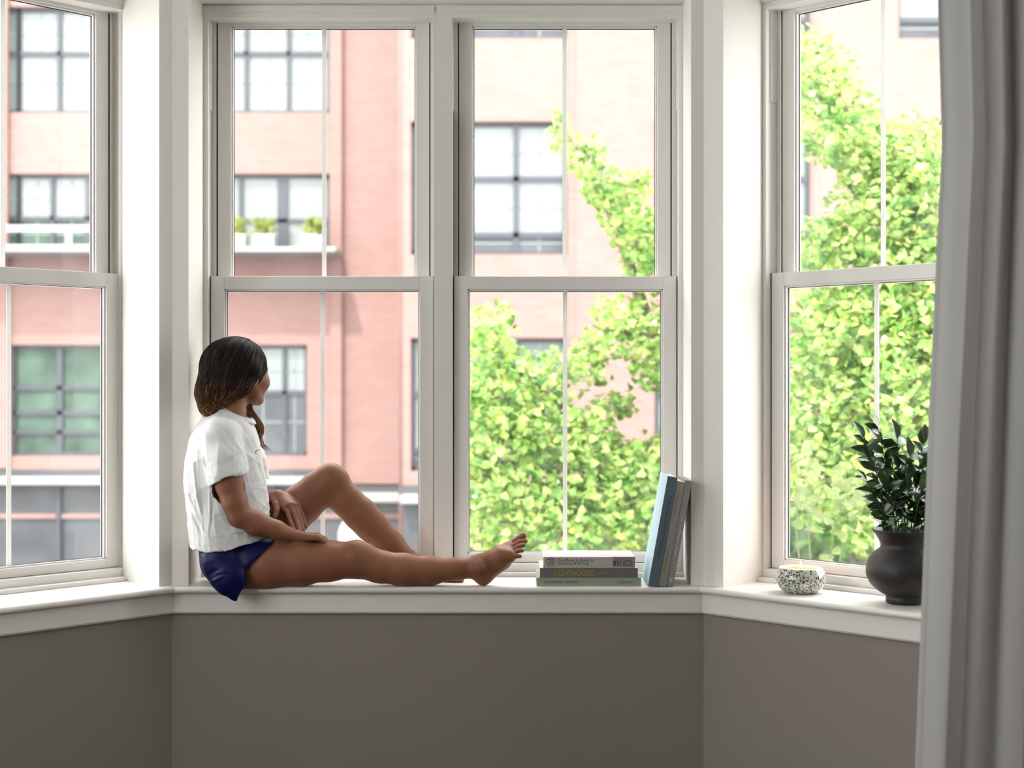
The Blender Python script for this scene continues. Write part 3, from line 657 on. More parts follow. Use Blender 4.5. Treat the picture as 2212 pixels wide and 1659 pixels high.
M['teal'] = mat('teal_cloth_spine', (0.085, 0.135, 0.165), 0.6); M['paleblue'] = mat('pale_blue_cover', (0.42, 0.58, 0.66), 0.5)
M['taupe'] = mat('taupe_cover', (0.26, 0.245, 0.215), 0.55); M['grey'] = mat('mid_grey_cover', (0.25, 0.25, 0.255), 0.5)
M['pinkstripe'] = mat('pink_ink', (0.85, 0.30, 0.34), 0.5); M['coverwhite'] = mat('white_cover', (0.80, 0.74, 0.74), 0.4)
YB = 4.19; kb = YB / F
def lying(px0, px1, z0, z1, dep, spine, cover, label, name='book', rot=0):
    x0, x1 = (px0 - CX) * kb, (px1 - CX) * kb; t = 0.0022
    r = empty(name, ((x0 + x1) / 2, YB, z0)); tag(r, label, 'book', 'books stacked flat on the sill')
    MB().box(x0, x1, YB, YB + t, z0, z1).build('spine', spine, r, bevel=.0008)
    MB().box(x0, x1, YB + t, YB + dep, z1 - t, z1).build('front_cover', cover, r, bevel=.0005)
    MB().box(x0, x1, YB + t, YB + dep, z0, z0 + t).build('back_cover', cover, r, bevel=.0005)
    MB().box(x0 + .004, x1 - .004, YB + t, YB + dep - .004, z0 + t, z1 - t).build('page_block', M['paper'], r)
    return r
hz = ZSILL
def SP(px, py): return Vector(((px - CX) * kb, YB, ZC + (CY - py) * kb))
b1 = lying(1159.3, 1385, hz, hz + .0245, .185, M['sage'], M['sage'], 'sage green paperback at the bottom of the flat stack', 'book')
b2 = lying(1166, 1378, hz + .0245, hz + .0528, .178, M['mauve'], M['paper'], 'grey-mauve book with gold LIGHTHOUSES spine, middle of the flat stack', 'book')
b3 = lying(1173.7, 1372, hz + .0528, hz + .0850, .170, M['greige'], M['coverwhite'], 'pale greige guide book on top of the flat stack, pink striped cover', 'book')
def stext(s, px0, px1, pyb, pyt, mt, par, **kw): text(s, SP(px0, pyb), (1, 0, 0), (0, 0, 1), (px1 - px0) * kb, (pyb - pyt) * kb, mt, par, **kw)
stext('The Monocle Guide to', 1204.5, 1282, 1213.4, 1206.8, M['ink'], b3)
stext('Drinking & Dining', 1205, 1271, 1221.4, 1214.2, M['ink'], b3)
stext('LIGHTHOUSES', 1197.5, 1284, 1244.2, 1231.8, M['gold'], b2, bold=0.015)
stext('MCDANIEL', 1292, 1312, 1240.4, 1235, M['gold'], b2)
stext('THE ILLUSTRATED LIGHTHOUSE', 1327, 1369, 1239.2, 1236.4, M['gold'], b2)
stext('RUDY VANDERLANS', 1174.5, 1214.3, 1259.6, 1255.2, M['ink'], b1, shear=0.25)
stext('SUPERMARKET', 1218.7, 1250, 1259.6, 1255.2, M['ink'], b1, shear=0.25)
stext('GINGKO PRESS', 1335, 1366, 1260.2, 1256.2, M['ink'], b1, shear=0.25)
def ring(mb, c, r0, r1, n=40):
    vs = []
    for k in range(n):
        a = 2 * math.pi * k / n
        for rr in (r0, r1): vs.append(c + Vector((math.cos(a) * rr, -.0004, math.sin(a) * rr)))
    mb.add(vs, [(2 * k, 2 * k + 1, (2 * k + 3) % (2 * n), (2 * k + 2) % (2 * n)) for k in range(n)])
def stroke(mb, a, b, wd):
    d = (b - a).normalized(); s = Vector((-d.z, 0, d.x)) * wd / 2; q = Vector((0, -.0004, 0)); e = d * wd * .3
    mb.add([a - s + q - e, b - s + q + e, b + s + q + e, a + s + q - e], [(0, 1, 2, 3)])
lg = MB(); ring(lg, SP(1189.7, 1213.3), 8.4 * kb, 9.6 * kb)
for a_, b_ in (((1184.6, 1208.2), (1194.6, 1208.2)), ((1184.8, 1208.4), (1190, 1213.4)), ((1190, 1213.4), (1184.8, 1218.4)), ((1184.6, 1218.4), (1194.6, 1218.4))): stroke(lg, SP(*a_), SP(*b_), 1.0 * kb)
ring(lg, SP(1192.4, 1213.3), 1.9 * kb, 2.9 * kb, 24); lg.build('emblem', M['ink'], b3, recalc=False)
MB().box(*[(x - CX) * kb for x in (1323.5, 1371.6)], YB - .00035, YB, SP(0, 1224.6).z, SP(0, 1203).z).build('spine_panel', M['greyblk'], b3)
lg = MB(); ring(lg, SP(1327.6, 1213.8) + Vector((0, -.0003, 0)), 1.0 * kb, 2.6 * kb, 16); ring(lg, SP(1327.6, 1218.8) + Vector((0, -.0003, 0)), 1.0 * kb, 2.6 * kb, 16)
sh_ = Vector((0, -.0003, 0))
for a_, b_ in (((1333.2, 1208), (1333.2, 1221.5)), ((1336.8, 1214), (1336.8, 1221.5)), ((1340.2, 1206.5), (1340.2, 1221.5)), ((1345.3, 1213), (1349, 1216.5)), ((1349, 1216.5), (1345.3, 1220.2)), ((1350, 1211.5), (1359.5, 1211.5)), ((1350, 1221.5), (1359.5, 1221.5)), ((1350, 1211.5), (1352.5, 1216.5)), ((1352.5, 1216.5), (1350, 1221.5)), ((1359.5, 1211.5), (1363, 1214)), ((1363, 1214), (1363, 1219)), ((1363, 1219), (1359.5, 1221.5)), ((1363, 1214), (1365.5, 1211.6)), ((1363, 1219), (1365.5, 1221.4))): stroke(lg, SP(*a_) + sh_, SP(*b_) + sh_, 1.1 * kb)
lg.build('spine_symbols', M['ink'], b3, recalc=False)
zt = hz + .0851; st = MB(); xa, xb = (1174.5 - CX) * kb, (1371 - CX) * kb
for k in range(5):
    y0 = YB + .002 + k * .038; st.box(xa, xb, y0, y0 + .008, zt, zt + .0003)
st.build('cover_stripe', M['pinkstripe'], b3)
MB().box((1191 - CX) * kb, (1292 - CX) * kb, YB + .012, YB + .150, zt, zt + .0006).build('cover_label', M['coverwhite'], b3)
text('The Monocle', (1202 * kb - CX * kb, YB + .045, zt + .0007), (1, 0, 0), (0, 1, 0), 80 * kb, .07, M['silver'], b3)

# books leaning on the right reveal
ZT = math.radians(10.2); aax = Vector((math.sin(ZT), 0, math.cos(ZT))); bax = Vector((-math.cos(ZT), 0, math.sin(ZT)))
def leaning(off, th, ht, y0, dep, spine, cover, label):
    """off: distance of the right face along bax from the corner of the last book"""
    p = Vector((0.4700, 0, ZSILL)) + bax * off
    p = p - aax * ((p.z - ZSILL) / math.cos(ZT))
    r = empty('book', (p.x, y0, ZSILL)); tag(r, label, 'book', 'books leaning on the reveal')
    def bx(mb, b0, b1, a0, a1, ya, yb):
        q = lambda b, a, y: tuple(p + bax * b + aax * a + Vector((0, y, 0)))
        return mb.hexa([q(b0, a0, ya), q(b1, a0, ya), q(b1, a0, yb), q(b0, a0, yb), q(b0, a1, ya), q(b1, a1, ya), q(b1, a1, yb), q(b0, a1, yb)])
    t = .0025
    bx(MB(), 0, th, 0, ht, y0, y0 + t).build('spine', spine, r, bevel=.0008)
    bx(MB(), th - t, th, 0, ht, y0 + t, y0 + dep).build('front_cover', cover, r, bevel=.0005)
    bx(MB(), 0, t, 0, ht, y0 + t, y0 + dep).build('back_cover', cover, r, bevel=.0005)
    bx(MB(), t, th - t, .003, ht - .004, y0 + t, y0 + dep - .004).build('page_block', M['paper'], r)
    def tx(s, a_top, a_bot, b_lo, b_hi, mt):
        o_ = p + bax * b_hi + aax * a_top + Vector((0, y0, 0)); text(s, o_, -aax, -bax, a_top - a_bot, b_hi - b_lo, mt, r)
    return r, tx
lb1, tx1 = leaning(0.0436, .0292, .324, 4.170, .205, M['teal'], M['paleblue'], 'thick teal-spined book leaning, pale blue cover towards the stack')
lb2, tx2 = leaning(0.0203, .0230, .310, 4.172, .195, M['taupe'], M['paper'], 'taupe book with tiny black spine lettering, leaning between teal and grey ones')
lb3, tx3 = leaning(0.0, .0200, .313, 4.174, .195, M['grey'], M['grey'], 'grey book leaning against the reveal, Craft for a Modern World spine')
tx1('SPANISH MISSION Design', .268, .082, .007, .019, M['tealink'])
tx2('ART DENNISON', .272, .240, .013, .0165, M['ink']); tx2('1950-1997', .232, .210, .013, .0165, M['ink']); tx2('THE POST ARCHIVE', .105, .043, .012, .0155, M['ink'])
tx3('Craft', .222, .192, .0060, .0125, M['silver']); tx3('for a', .186, .170, .0065, .0105, M['silver']); tx3('Modern World', .166, .088, .0060, .0125, M['silver'])
tx3('The Museum Collection', .080, .045, .0055, .0080, M['silver']); tx3('g', .026, .012, .0055, .0140, M['silver'])

# ------------------------------------------------------------------ the seated girl: one continuous body grown from a distance field
class Grid:
    def __init__(s, lo, hi, h):
        s.lo = np.array(lo, float); s.h = h
        s.n = (np.ceil((np.array(hi) - s.lo) / h).astype(int) + 1)
        s.F = np.full(tuple(s.n), 0.08, np.float32)
    def sub(s, lo, hi):
        a = np.clip(np.floor((np.array(lo) - s.lo) / s.h).astype(int), 0, s.n - 1); b = np.clip(np.ceil((np.array(hi) - s.lo) / s.h).astype(int) + 1, 1, s.n)
        ax = [(s.lo[i] + s.h * np.arange(a[i], b[i])).astype(np.float32) for i in range(3)]
        return tuple(slice(a[i], b[i]) for i in range(3)), ax[0][:, None, None], ax[1][None, :, None], ax[2][None, None, :]
    def put(s, sl, d, k, mode='add'):
        f = s.F[sl]
        if mode == 'add':
            if k > 0:
                h = np.clip(.5 + .5 * (d - f) / k, 0, 1); s.F[sl] = d + (f - d) * h - k * h * (1 - h)
            else: s.F[sl] = np.minimum(f, d)
        elif mode == 'cut': s.F[sl] = np.maximum(f, -d)
        elif mode == 'and': s.F[sl] = np.maximum(f, d)
    def cap(s, a, b, ra, rb=None, k=0.012, mode='add', sy=1.0):
        """tapered capsule; sy squashes it along Y"""
        rb = ra if rb is None else rb; a = np.array(a, float); b = np.array(b, float); m = max(ra, rb) / min(sy, 1) + k + 3 * s.h
        sl, X, Y, Z = s.sub(np.minimum(a, b) - m, np.maximum(a, b) + m); ab = b - a; L = float(ab @ ab) + 1e-12
        t = np.clip(((X - a[0]) * ab[0] + (Y - a[1]) * ab[1] + (Z - a[2]) * ab[2]) / L, 0, 1)
        d = np.sqrt((X - a[0] - t * ab[0]) ** 2 + ((Y - a[1] - t * ab[1]) / sy) ** 2 + (Z - a[2] - t * ab[2]) ** 2) - (ra + (rb - ra) * t)
        s.put(sl, d.astype(np.float32), k, mode)
    def chain(s, pts, rs, k=0.012, mode='add', sy=1.0):
        for i in range(len(pts) - 1): s.cap(pts[i], pts[i + 1], rs[i], rs[i + 1], k, mode, sy)
    def ell(s, c, axes, rad, k=0.012, mode='add'):
        c = np.array(c, float); m = max(rad) + k + 3 * s.h; sl, X, Y, Z = s.sub(c - m, c + m); q = 0; q2 = 0
        for ax, r in zip(axes, rad):
            u = (X - c[0]) * ax[0] + (Y - c[1]) * ax[1] + (Z - c[2]) * ax[2]; q = q + (u / r) ** 2; q2 = q2 + (u / r ** 2) ** 2
        k0 = np.sqrt(q); k1 = np.sqrt(q2) + 1e-6; s.put(sl, (k0 * (k0 - 1) / k1).astype(np.float32), k, mode)
    def loft(s, secs, k=0.012, mode='add'):
        """stack of elliptical sections (z, cx, cy, rx, ry)"""
        A = np.array(sorted(secs)); m = 0.03
        lo = [(A[:, 1] - A[:, 3]).min() - m, (A[:, 2] - A[:, 4]).min() - m, A[0, 0] - m]; hi = [(A[:, 1] + A[:, 3]).max() + m, (A[:, 2] + A[:, 4]).max() + m, A[-1, 0] + m]
        sl, X, Y, Z = s.sub(lo, hi); z = np.clip(Z[0, 0], A[0, 0], A[-1, 0]); I = [np.interp(z, A[:, 0], A[:, j])[None, None, :] for j in (1, 2, 3, 4)]
        k0 = np.sqrt(((X - I[0]) / I[2]) ** 2 + ((Y - I[1]) / I[3]) ** 2); d = (k0 - 1) * np.minimum(I[2], I[3])
        d = np.maximum(d, np.maximum(Z - A[-1, 0], A[0, 0] - Z)); s.put(sl, d.astype(np.float32), k, mode)
    def half(s, p, n, mode='and'):
        """keep the side of the plane that n points away from"""
        n = Vector(n).normalized(); sl, X, Y, Z = s.sub(s.lo, s.lo + s.h * s.n)
        d = (X - p[0]) * n[0] + (Y - p[1]) * n[1] + (Z - p[2]) * n[2]; s.put(sl, d.astype(np.float32), 0, mode)
    def sample(s, p):
        q = (np.asarray(p) - s.lo) / s.h; i = np.clip(np.floor(q).astype(int), 0, s.n - 2); f = q - i; r = 0
        for a in (0, 1):
            for b in (0, 1):
                for c in (0, 1):
                    wt = (f[..., 0] if a else 1 - f[..., 0]) * (f[..., 1] if b else 1 - f[..., 1]) * (f[..., 2] if c else 1 - f[..., 2])
                    r = r + wt * s.F[i[..., 0] + a, i[..., 1] + b, i[..., 2] + c]
        return r
    def grad(s, p):
        e = s.h * 1.5; g = np.stack([s.sample(p + np.eye(3)[i] * e) - s.sample(p - np.eye(3)[i] * e) for i in range(3)], -1)
        return g / (np.linalg.norm(g, axis=-1, keepdims=True) + 1e-9)
    def mesh(s, smooth=2):
        """surface nets"""
        F = s.F; S = F < 0; c = [S[i:S.shape[0] - 1 + i, j:S.shape[1] - 1 + j, k:S.shape[2] - 1 + k] for i in (0, 1) for j in (0, 1) for k in (0, 1)]
        al = c[0].copy(); an = c[0].copy()
        for q in c[1:]: al &= q; an |= q
        act = an & ~al; idx = np.argwhere(act); ids = np.full(act.shape, -1, np.int32); ids[act] = np.arange(len(idx))
        V = np.zeros((len(idx), 3)); N = np.zeros(len(idx)); co = [(i, j, k) for i in (0, 1) for j in (0, 1) for k in (0, 1)]
        fv = [F[idx[:, 0] + a, idx[:, 1] + b, idx[:, 2] + d].astype(float) for a, b, d in co]
        for i in range(8):
            for j in range(i + 1, 8):
                if sum(abs(co[i][q] - co[j][q]) for q in range(3)) != 1: continue
                x = (fv[i] < 0) != (fv[j] < 0); t = fv[i] / np.where(x, fv[i] - fv[j], 1)
                p = np.array(co[i]) + t[:, None] * (np.array(co[j]) - np.array(co[i])); V[x] += p[x]; N[x] += 1
        V = idx + V / N[:, None]; Q = []
        for ax in range(3):
            u, v = [(1, 2), (2, 0), (0, 1)][ax]
            s0 = [slice(None)] * 3; s1 = [slice(None)] * 3; s0[ax] = slice(0, -1); s1[ax] = slice(1, None)
            for d in (u, v): s0[d] = slice(1, -1); s1[d] = slice(1, -1)
            A = S[tuple(s0)]; B = S[tuple(s1)]; e = np.argwhere(A != B)
            if not len(e): continue
            fl = A[tuple(e.T)]; e = e.copy(); e[:, u] += 1; e[:, v] += 1
            def cell(du, dv):
                q = e.copy(); q[:, u] -= du; q[:, v] -= dv; return ids[tuple(q.T)]
            q4 = np.stack([cell(1, 1), cell(0, 1), cell(0, 0), cell(1, 0)], 1); q4[~fl] = q4[~fl][:, ::-1]; Q.append(q4)
        Q = np.concatenate(Q); V = V * s.h + s.lo
        for _ in range(smooth): V = laplace(V, Q, .5)
        return V, Q
def laplace(V, Q, f):
    A = np.zeros_like(V); n = np.zeros(len(V))
    for i in range(4):
        a, b = Q[:, i], Q[:, (i + 1) % 4]
        for x, y in ((a, b), (b, a)):
            for d in range(3): A[:, d] += np.bincount(x, V[y, d], len(V))
            n += np.bincount(x, minlength=len(V))
    return V + f * (A / n[:, None] - V)
def vnormals(V, Q):
    fn = np.cross(V[Q[:, 2]] - V[Q[:, 0]], V[Q[:, 3]] - V[Q[:, 1]]); N = np.zeros_like(V)
    for i in range(4):
        for d in range(3): N[:, d] += np.bincount(Q[:, i], fn[:, d], len(V))
    return N / (np.linalg.norm(N, axis=1, keepdims=True) + 1e-12)
def qmesh(name, V, Q, mt, parent):
    me = bpy.data.meshes.new(name); off = np.array(WL[parent.name][:]); V = V - off
    me.vertices.add(len(V)); me.vertices.foreach_set('co', V.astype(np.float32).ravel())
    me.loops.add(Q.size); me.loops.foreach_set('vertex_index', Q.astype(np.int32).ravel())
    me.polygons.add(len(Q)); me.polygons.foreach_set('loop_start', np.arange(0, Q.size, 4, dtype=np.int32)); me.polygons.foreach_set('use_smooth', np.ones(len(Q), bool))
    me.update(calc_edges=True); me.validate(); me.materials.append(mt); o = bpy.data.objects.new(name, me); link(o, parent); return o

M['skin'] = mat('skin', (0.26, 0.108, 0.060), 0.50, 0.3, noise=(9, 0.06), bump=(260, 0.12), sss=0.25)
person = empty('person', P(480, 1268, 4.24)); tag(person, 'barefoot girl in white t-shirt and navy shorts sitting sideways on the sill, looking outside', 'person')
u_ = lambda Y: Y / F
def R(px, Y=4.2): return px * Y / F
G = Grid((-1.0, 4.03, ZC - .62), (0.075, 4.46, ZC + .16), 0.0022)
# trunk (mostly under the shirt)
G.ell(P(492, 1215, 4.25), [(1, 0, 0), (0, 1, 0), (0, 0, 1)], (R(56), .122, R(46)), .02)
G.chain([P(488, 1180, 4.24), P(485, 1080, 4.215), P(482, 985, 4.20), P(488, 935, 4.21)], [R(52), R(58), R(60), R(36)], .03, sy=1.12)
G.cap(P(490, 950, 4.145), P(500, 950, 4.28), R(26), R(26), .02)
# near leg, stretched along the front edge
G.chain([P(505, 1222, 4.195), P(580, 1219, 4.192), P(650, 1217, 4.192), P(710, 1212, 4.195), P(768, 1209, 4.198)], [R(50), R(50), R(46), R(41.5), R(38)], .02)
G.chain([P(768, 1210, 4.198), P(820, 1224, 4.20), P(872, 1231, 4.20), P(930, 1233, 4.20), P(985, 1229, 4.20), P(1028, 1227, 4.202)], [R(37.5), R(33), R(33.5), R(29), R(22), R(22)], .018)
G.cap(P(774, 1194, 4.19), P(788, 1198, 4.19), R(24), R(22), .02)
G.cap(P(760, 1186, 4.175), P(768, 1200, 4.17), R(12), R(14), .02)
# near foot
G.cap(P(1030, 1226, 4.203), P(1044, 1242, 4.205), R(23), R(20.5), .012)
G.cap(P(1036, 1222, 4.203), P(1083, 1204, 4.205), R(25), R(24), .014)
G.cap(P(1044, 1243, 4.205), P(1085, 1213, 4.20), R(19), R(18), .012)
G.cap(P(1083, 1203, 4.19), P(1101, 1199, 4.184), R(22), R(13), .012)
G.cap(P(1080, 1198, 4.22), P(1100, 1184, 4.230), R(20), R(13), .012)
G.cap(P(1100, 1204, 4.180), P(1098, 1182, 4.232), R(12), R(12), .010)
G.cap(P(1037, 1222, 4.175), P(1041, 1227, 4.172), R(10), R(10), .012)
toes = [([(1103, 1177, 4.238), (1119, 1165, 4.240), (1130, 1158, 4.238)], [9.5, 8.2, 8.6]), ([(1106, 1183, 4.224), (1122, 1170, 4.222), (1135, 1169, 4.219)], [7, 5.9, 5.8]),
        ([(1106, 1191, 4.209), (1120, 1180, 4.206), (1131, 1178, 4.203)], [7, 5.8, 5.5]), ([(1105, 1199, 4.194), (1118, 1190, 4.191), (1128, 1189, 4.188)], [7, 5.6, 5.3]), ([(1103, 1208, 4.182), (1114, 1201, 4.177), (1123, 1201, 4.175)], [7.5, 5.6, 5.3])]
for pts, rs in toes: G.chain([P(*p) for p in pts], [R(r * .92) for r in rs], .0010)
# far leg, knee raised
G.chain([P(520, 1200, 4.30), P(580, 1160, 4.315), P(620, 1118, 4.325), P(652, 1089, 4.33), P(690, 1057, 4.335), P(712, 1040, 4.335)], [R(50), R(49), R(46), R(43.5), R(40), R(38)], .02)
G.cap(P(716, 1029, 4.325), P(726, 1036, 4.328), R(27), R(26), .02)
G.chain([P(714, 1043, 4.335), P(748, 1081, 4.335), P(778, 1110, 4.335), P(802, 1135, 4.335), P(842, 1174, 4.335), P(884, 1213, 4.335), P(905, 1233, 4.335)], [R(37), R(34), R(35.5), R(34), R(28.5), R(22), R(20)], .018)
G.chain([P(903, 1232, 4.337), P(940, 1241, 4.31), P(968, 1247, 4.285)], [R(19), R(14), R(9)], .012)
for i, (x, y, Y) in enumerate([(996, 1254, 4.268), (993, 1252, 4.283), (988, 1250, 4.295), (982, 1249, 4.305), (976, 1248, 4.313)]):
    G.cap(P(966, 1250, 4.275 + .010 * i), P(x, y - 1, Y), R(7.5), R(5.5 if i else 6.5), .004)
# near arm
G.chain([P(478, 958, 4.125), P(487, 1005, 4.115), P(494, 1040, 4.11), P(506, 1085, 4.11), P(515, 1112, 4.115)], [R(36), R(33), R(30), R(26.5), R(24.5)], .014)
G.chain([P(516, 1113, 4.115), P(553, 1130, 4.13), P(597, 1145, 4.15), P(640, 1158, 4.172)], [R(25), R(25), R(19.5), R(12)], .012)
G.cap(P(508, 1124, 4.115), P(514, 1126, 4.115), R(13), R(14), .01)
# near hand, palm on the thigh
G.cap(P(640, 1158, 4.172), P(652, 1159, 4.178), R(11.5), R(11), .008)
for j, (Yk, xk) in enumerate([(4.163, 683), (4.178, 687), (4.194, 689), (4.209, 687)]):
    kn = P(xk, 1161 - 1.2 * j, Yk); G.cap(P(652, 1160, 4.171 + .008 * j), kn, R(9), R(7.2), .008)
    p1 = P(xk + 11, 1163 + 2 - 1.0 * j, Yk + .002); p2 = P(xk + 17, 1170 - .5 * j, Yk + .002); G.chain([kn, p1, p2], [R(6.0), R(5.2), R(4.7)], .0008)
G.chain([P(655, 1163, 4.200), P(668, 1163, 4.222), P(680, 1166, 4.233)], [R(8), R(6.5), R(5.5)], .003)
# far arm and hand
G.chain([P(512, 958, 4.30), P(535, 1040, 4.345), P(545, 1098, 4.375)], [R(34), R(29), R(24)], .012)
G.chain([P(545, 1098, 4.375), P(570, 1083, 4.335), P(589, 1074, 4.295)], [R(23), R(17), R(12.5)], .01)
G.cap(P(587, 1074, 4.298), P(602, 1072, 4.28), R(13), R(12.5), .008)
hk = [((616, 1096, 4.236), (627, 1124, 4.205), (634, 1143, 4.178)), ((626, 1092, 4.240), (641, 1124, 4.207), (648, 1147, 4.176)), ((636, 1093, 4.246), (649, 1122, 4.214), (655, 1145, 4.186)), ((643, 1096, 4.256), (655, 1119, 4.230), (660, 1138, 4.208))]
for j, (a, b, c) in enumerate(hk):
    G.cap(P(598 + 2 * j, 1076 - 2 * j, 4.276 + .004 * j), P(*a), R(10.5), R(8.2), .010)
    A_, B_, C_ = P(*a), P(*b), P(*c); G.chain([A_, A_.lerp(B_, .55) + Vector((.001, 0, .002)), B_, C_], [R(6.3), R(5.2), R(5.0), R(4.3)], .0006)
G.chain([P(594, 1080, 4.268), P(598, 1092, 4.244), P(599, 1103, 4.226), P(594, 1116, 4.212)], [R(9), R(7.6), R(6.2), R(5.2)], .003)
# neck, head
hc = P(516, 797, 4.245); fd = Vector((.62, .78, 0)).normalized(); rt = Vector((fd.y, -fd.x, 0)); zu = Vector((0, 0, 1))
H = lambda f, r, z: hc + fd * f + rt * r + zu * z
G.chain([P(492, 940, 4.205), P(500, 895, 4.22), P(506, 862, 4.24)], [R(36), R(28.5), R(28)], .02)
G.ell(hc, [fd, rt, zu], (.089, .071, .077), .01)
G.ell(H(.034, 0, -.045), [fd, rt, zu], (.053, .053, .062), .02)
G.cap(H(.070, 0, -.092), H(.060, 0, -.088), .015, .018, .018)                    # chin
for sg in (1, -1):
    G.cap(H(.030, .036 * sg, -.074), H(.062, .018 * sg, -.094), .014, .012, .018)  # jaw line
    G.ell(H(.058, .034 * sg, -.040), [fd, rt, zu], (.026, .024, .028), .015)      # cheek
    G.ell(H(.0, .071 * sg, -.028), [fd, rt, zu], (.014, .007, .023), .004)        # ear
    G.cap(H(-.004, .069 * sg, -.044), H(-.002, .069 * sg, -.050), .006, .005, .003)
    G.cap(H(.080, .016 * sg, .000), H(.070, .040 * sg, .000), .007, .006, .010)   # brow
G.chain([H(.084, 0, -.004), H(.091, 0, -.027), H(.0945, 0, -.037)], [.006, .007, .008], .010)   # nose
G.cap(H(.088, .008, -.040), H(.088, -.008, -.040), .006, .006, .006)
G.cap(H(.086, .012, -.060), H(.086, -.012, -.060), .0055, .0055, .003)            # lips
G.cap(H(.085, .010, -.067), H(.085, -.010, -.067), .0055, .0055, .003)
V, Q = G.mesh(1)
body = qmesh('body', V, Q, M['skin'], person)
# eyes
M['eye'] = mat('eyes', (0.75, 0.72, 0.70), 0.1); M['iris'] = mat('iris', (0.03, 0.015, 0.01), 0.1)
for sg in (1, -1):
    c = H(.0735, .030 * sg, -.016); mb = MB(); n = 12
    for i in range(9):
        a = math.pi * i / 8
        for k in range(n): mb.v.append(tuple(c + Vector((math.sin(a) * math.cos(k * math.tau / n), math.sin(a) * math.sin(k * math.tau / n), math.cos(a))) * .0105))
    mb.f = [(i * n + k, i * n + (k + 1) % n, (i + 1) * n + (k + 1) % n, (i + 1) * n + k) for i in range(8) for k in range(n)]
    e = mb.build('eye', M['eye'], person, smooth=True)
    MB().tube([c + fd * .0085, c + fd * .0112], [.0052, .0040], 14).build('iris', M['iris'], e)
    M['brow'] = M.get('brow') or mat('eyebrow_hair', (0.03, 0.018, 0.012), 0.7)
    MB().tube([H(.0895, .013 * sg, .004), H(.0855, .027 * sg, .008), H(.0735, .041 * sg, .003)], [.0016, .002, .001], 6).build('eyebrow', M['brow'], person)
del G

# t-shirt
def folds(V, N, fs):
    """raise soft creases: each is (p, q, width, height) along a segment"""
    for p, q, wd, ht in fs:
        p = np.array(p); q = np.array(q); ab = q - p; t = np.clip(((V - p) @ ab) / (ab @ ab), 0, 1)
        d = np.linalg.norm(V - p - t[:, None] * ab, axis=1); w_ = np.exp(-(d / wd) ** 2) * np.sin(np.pi * np.clip(.08 + .92 * t, 0, 1)) ** .6
        V = V + N * (ht * w_)[:, None]
    return V
def wav(V, f, a, seed=0):
    rs = np.random.RandomState(seed); r = np.zeros(len(V))
    for _ in range(7):
        k = rs.normal(size=3) * f * np.array([1, 1, .45]); ph = rs.uniform(0, 6.28, 2); r += np.sin(V @ k + ph[0] + 1.3 * np.sin(V @ (k[::-1] * .5) + ph[1]))
    return a * r / 7 ** .5
T = Grid((-1.0, 4.04, ZC - .53), (P(610, 0, 4.4).x, 4.44, ZC - .01), 0.003)
secs = []
for py, l, r, cy, ry in ((884, 458, 520, 4.215, .040), (900, 440, 538, 4.212, .062), (918, 424, 549, 4.208, .088), (945, 410, 557, 4.202, .105), (985, 402.5, 565, 4.198, .112), (1030, 399.5, 573, 4.196, .113), (1080, 401.5, 579, 4.20, .113), (1120, 405.5, 581, 4.206, .116), (1150, 409, 580, 4.212, .120), (1200, 414, 580, 4.218, .126)):
    a, b = P(l, py, cy).x, P(r, py, cy).x; secs.append((P(l, py, cy).z, (a + b) / 2, cy, (b - a) / 2, ry))
T.loft(secs, .015)
T.chain([P(482, 918, 4.165), P(476, 940, 4.125)], [R(26), R(38)], .02)
T.chain([P(476, 945, 4.122), P(484, 985, 4.108), P(490, 1018, 4.103), P(493, 1052, 4.102)], [R(41), R(39), R(38), R(38)], .014)
T.chain([P(506, 920, 4.27), P(516, 950, 4.305), P(538, 1000, 4.335), P(549, 1052, 4.355)], [R(28), R(38), R(38), R(38)], .016)
# sleeve hems: slanted cuts across each sleeve, limited to the sleeve by a local box
def local_cut(Gd, lo, hi, p, n):
    n = Vector(n).normalized(); sl, X, Y, Z = Gd.sub(lo, hi); d = (X - p[0]) * n[0] + (Y - p[1]) * n[1] + (Z - p[2]) * n[2]
    Gd.F[sl] = np.maximum(Gd.F[sl], d.astype(np.float32))
near_body = T.F.copy()
B = Grid(T.lo, T.lo + T.h * (T.n - 1), T.h); B.n = T.n.copy(); B.F = np.full_like(T.F, .08); B.loft(secs, 0)
T2 = T.F; pl = P(490, 1040, 4.10); nn = Vector((.12, 0, -1)).normalized()
sl, X, Y, Z = T.sub(T.lo, T.lo + T.h * T.n)
X = X; wob = .004 * np.sin(X * 60) 
d1 = (X - P(461, 1045, 4.1).x) * .34 * 0 + (Z - (P(461, 1046, 4.1).z + (X - P(461, 1046, 4.1).x) * (P(521, 1023, 4.1).z - P(461, 1046, 4.1).z) / (P(521, 1023, 4.1).x - P(461, 1046, 4.1).x)) - wob)
m1 = (-d1).astype(np.float32) * .93                              # positive below the hem line
d2 = (-(Z - (P(588, 1037, 4.35).z + (X - P(588, 1037, 4.35).x) * -.15))).astype(np.float32)
hemcut = np.where(Y < 4.21, m1, d2)
T.F = np.minimum(np.maximum(T2, hemcut), np.maximum(B.F, 0 * B.F - 1))
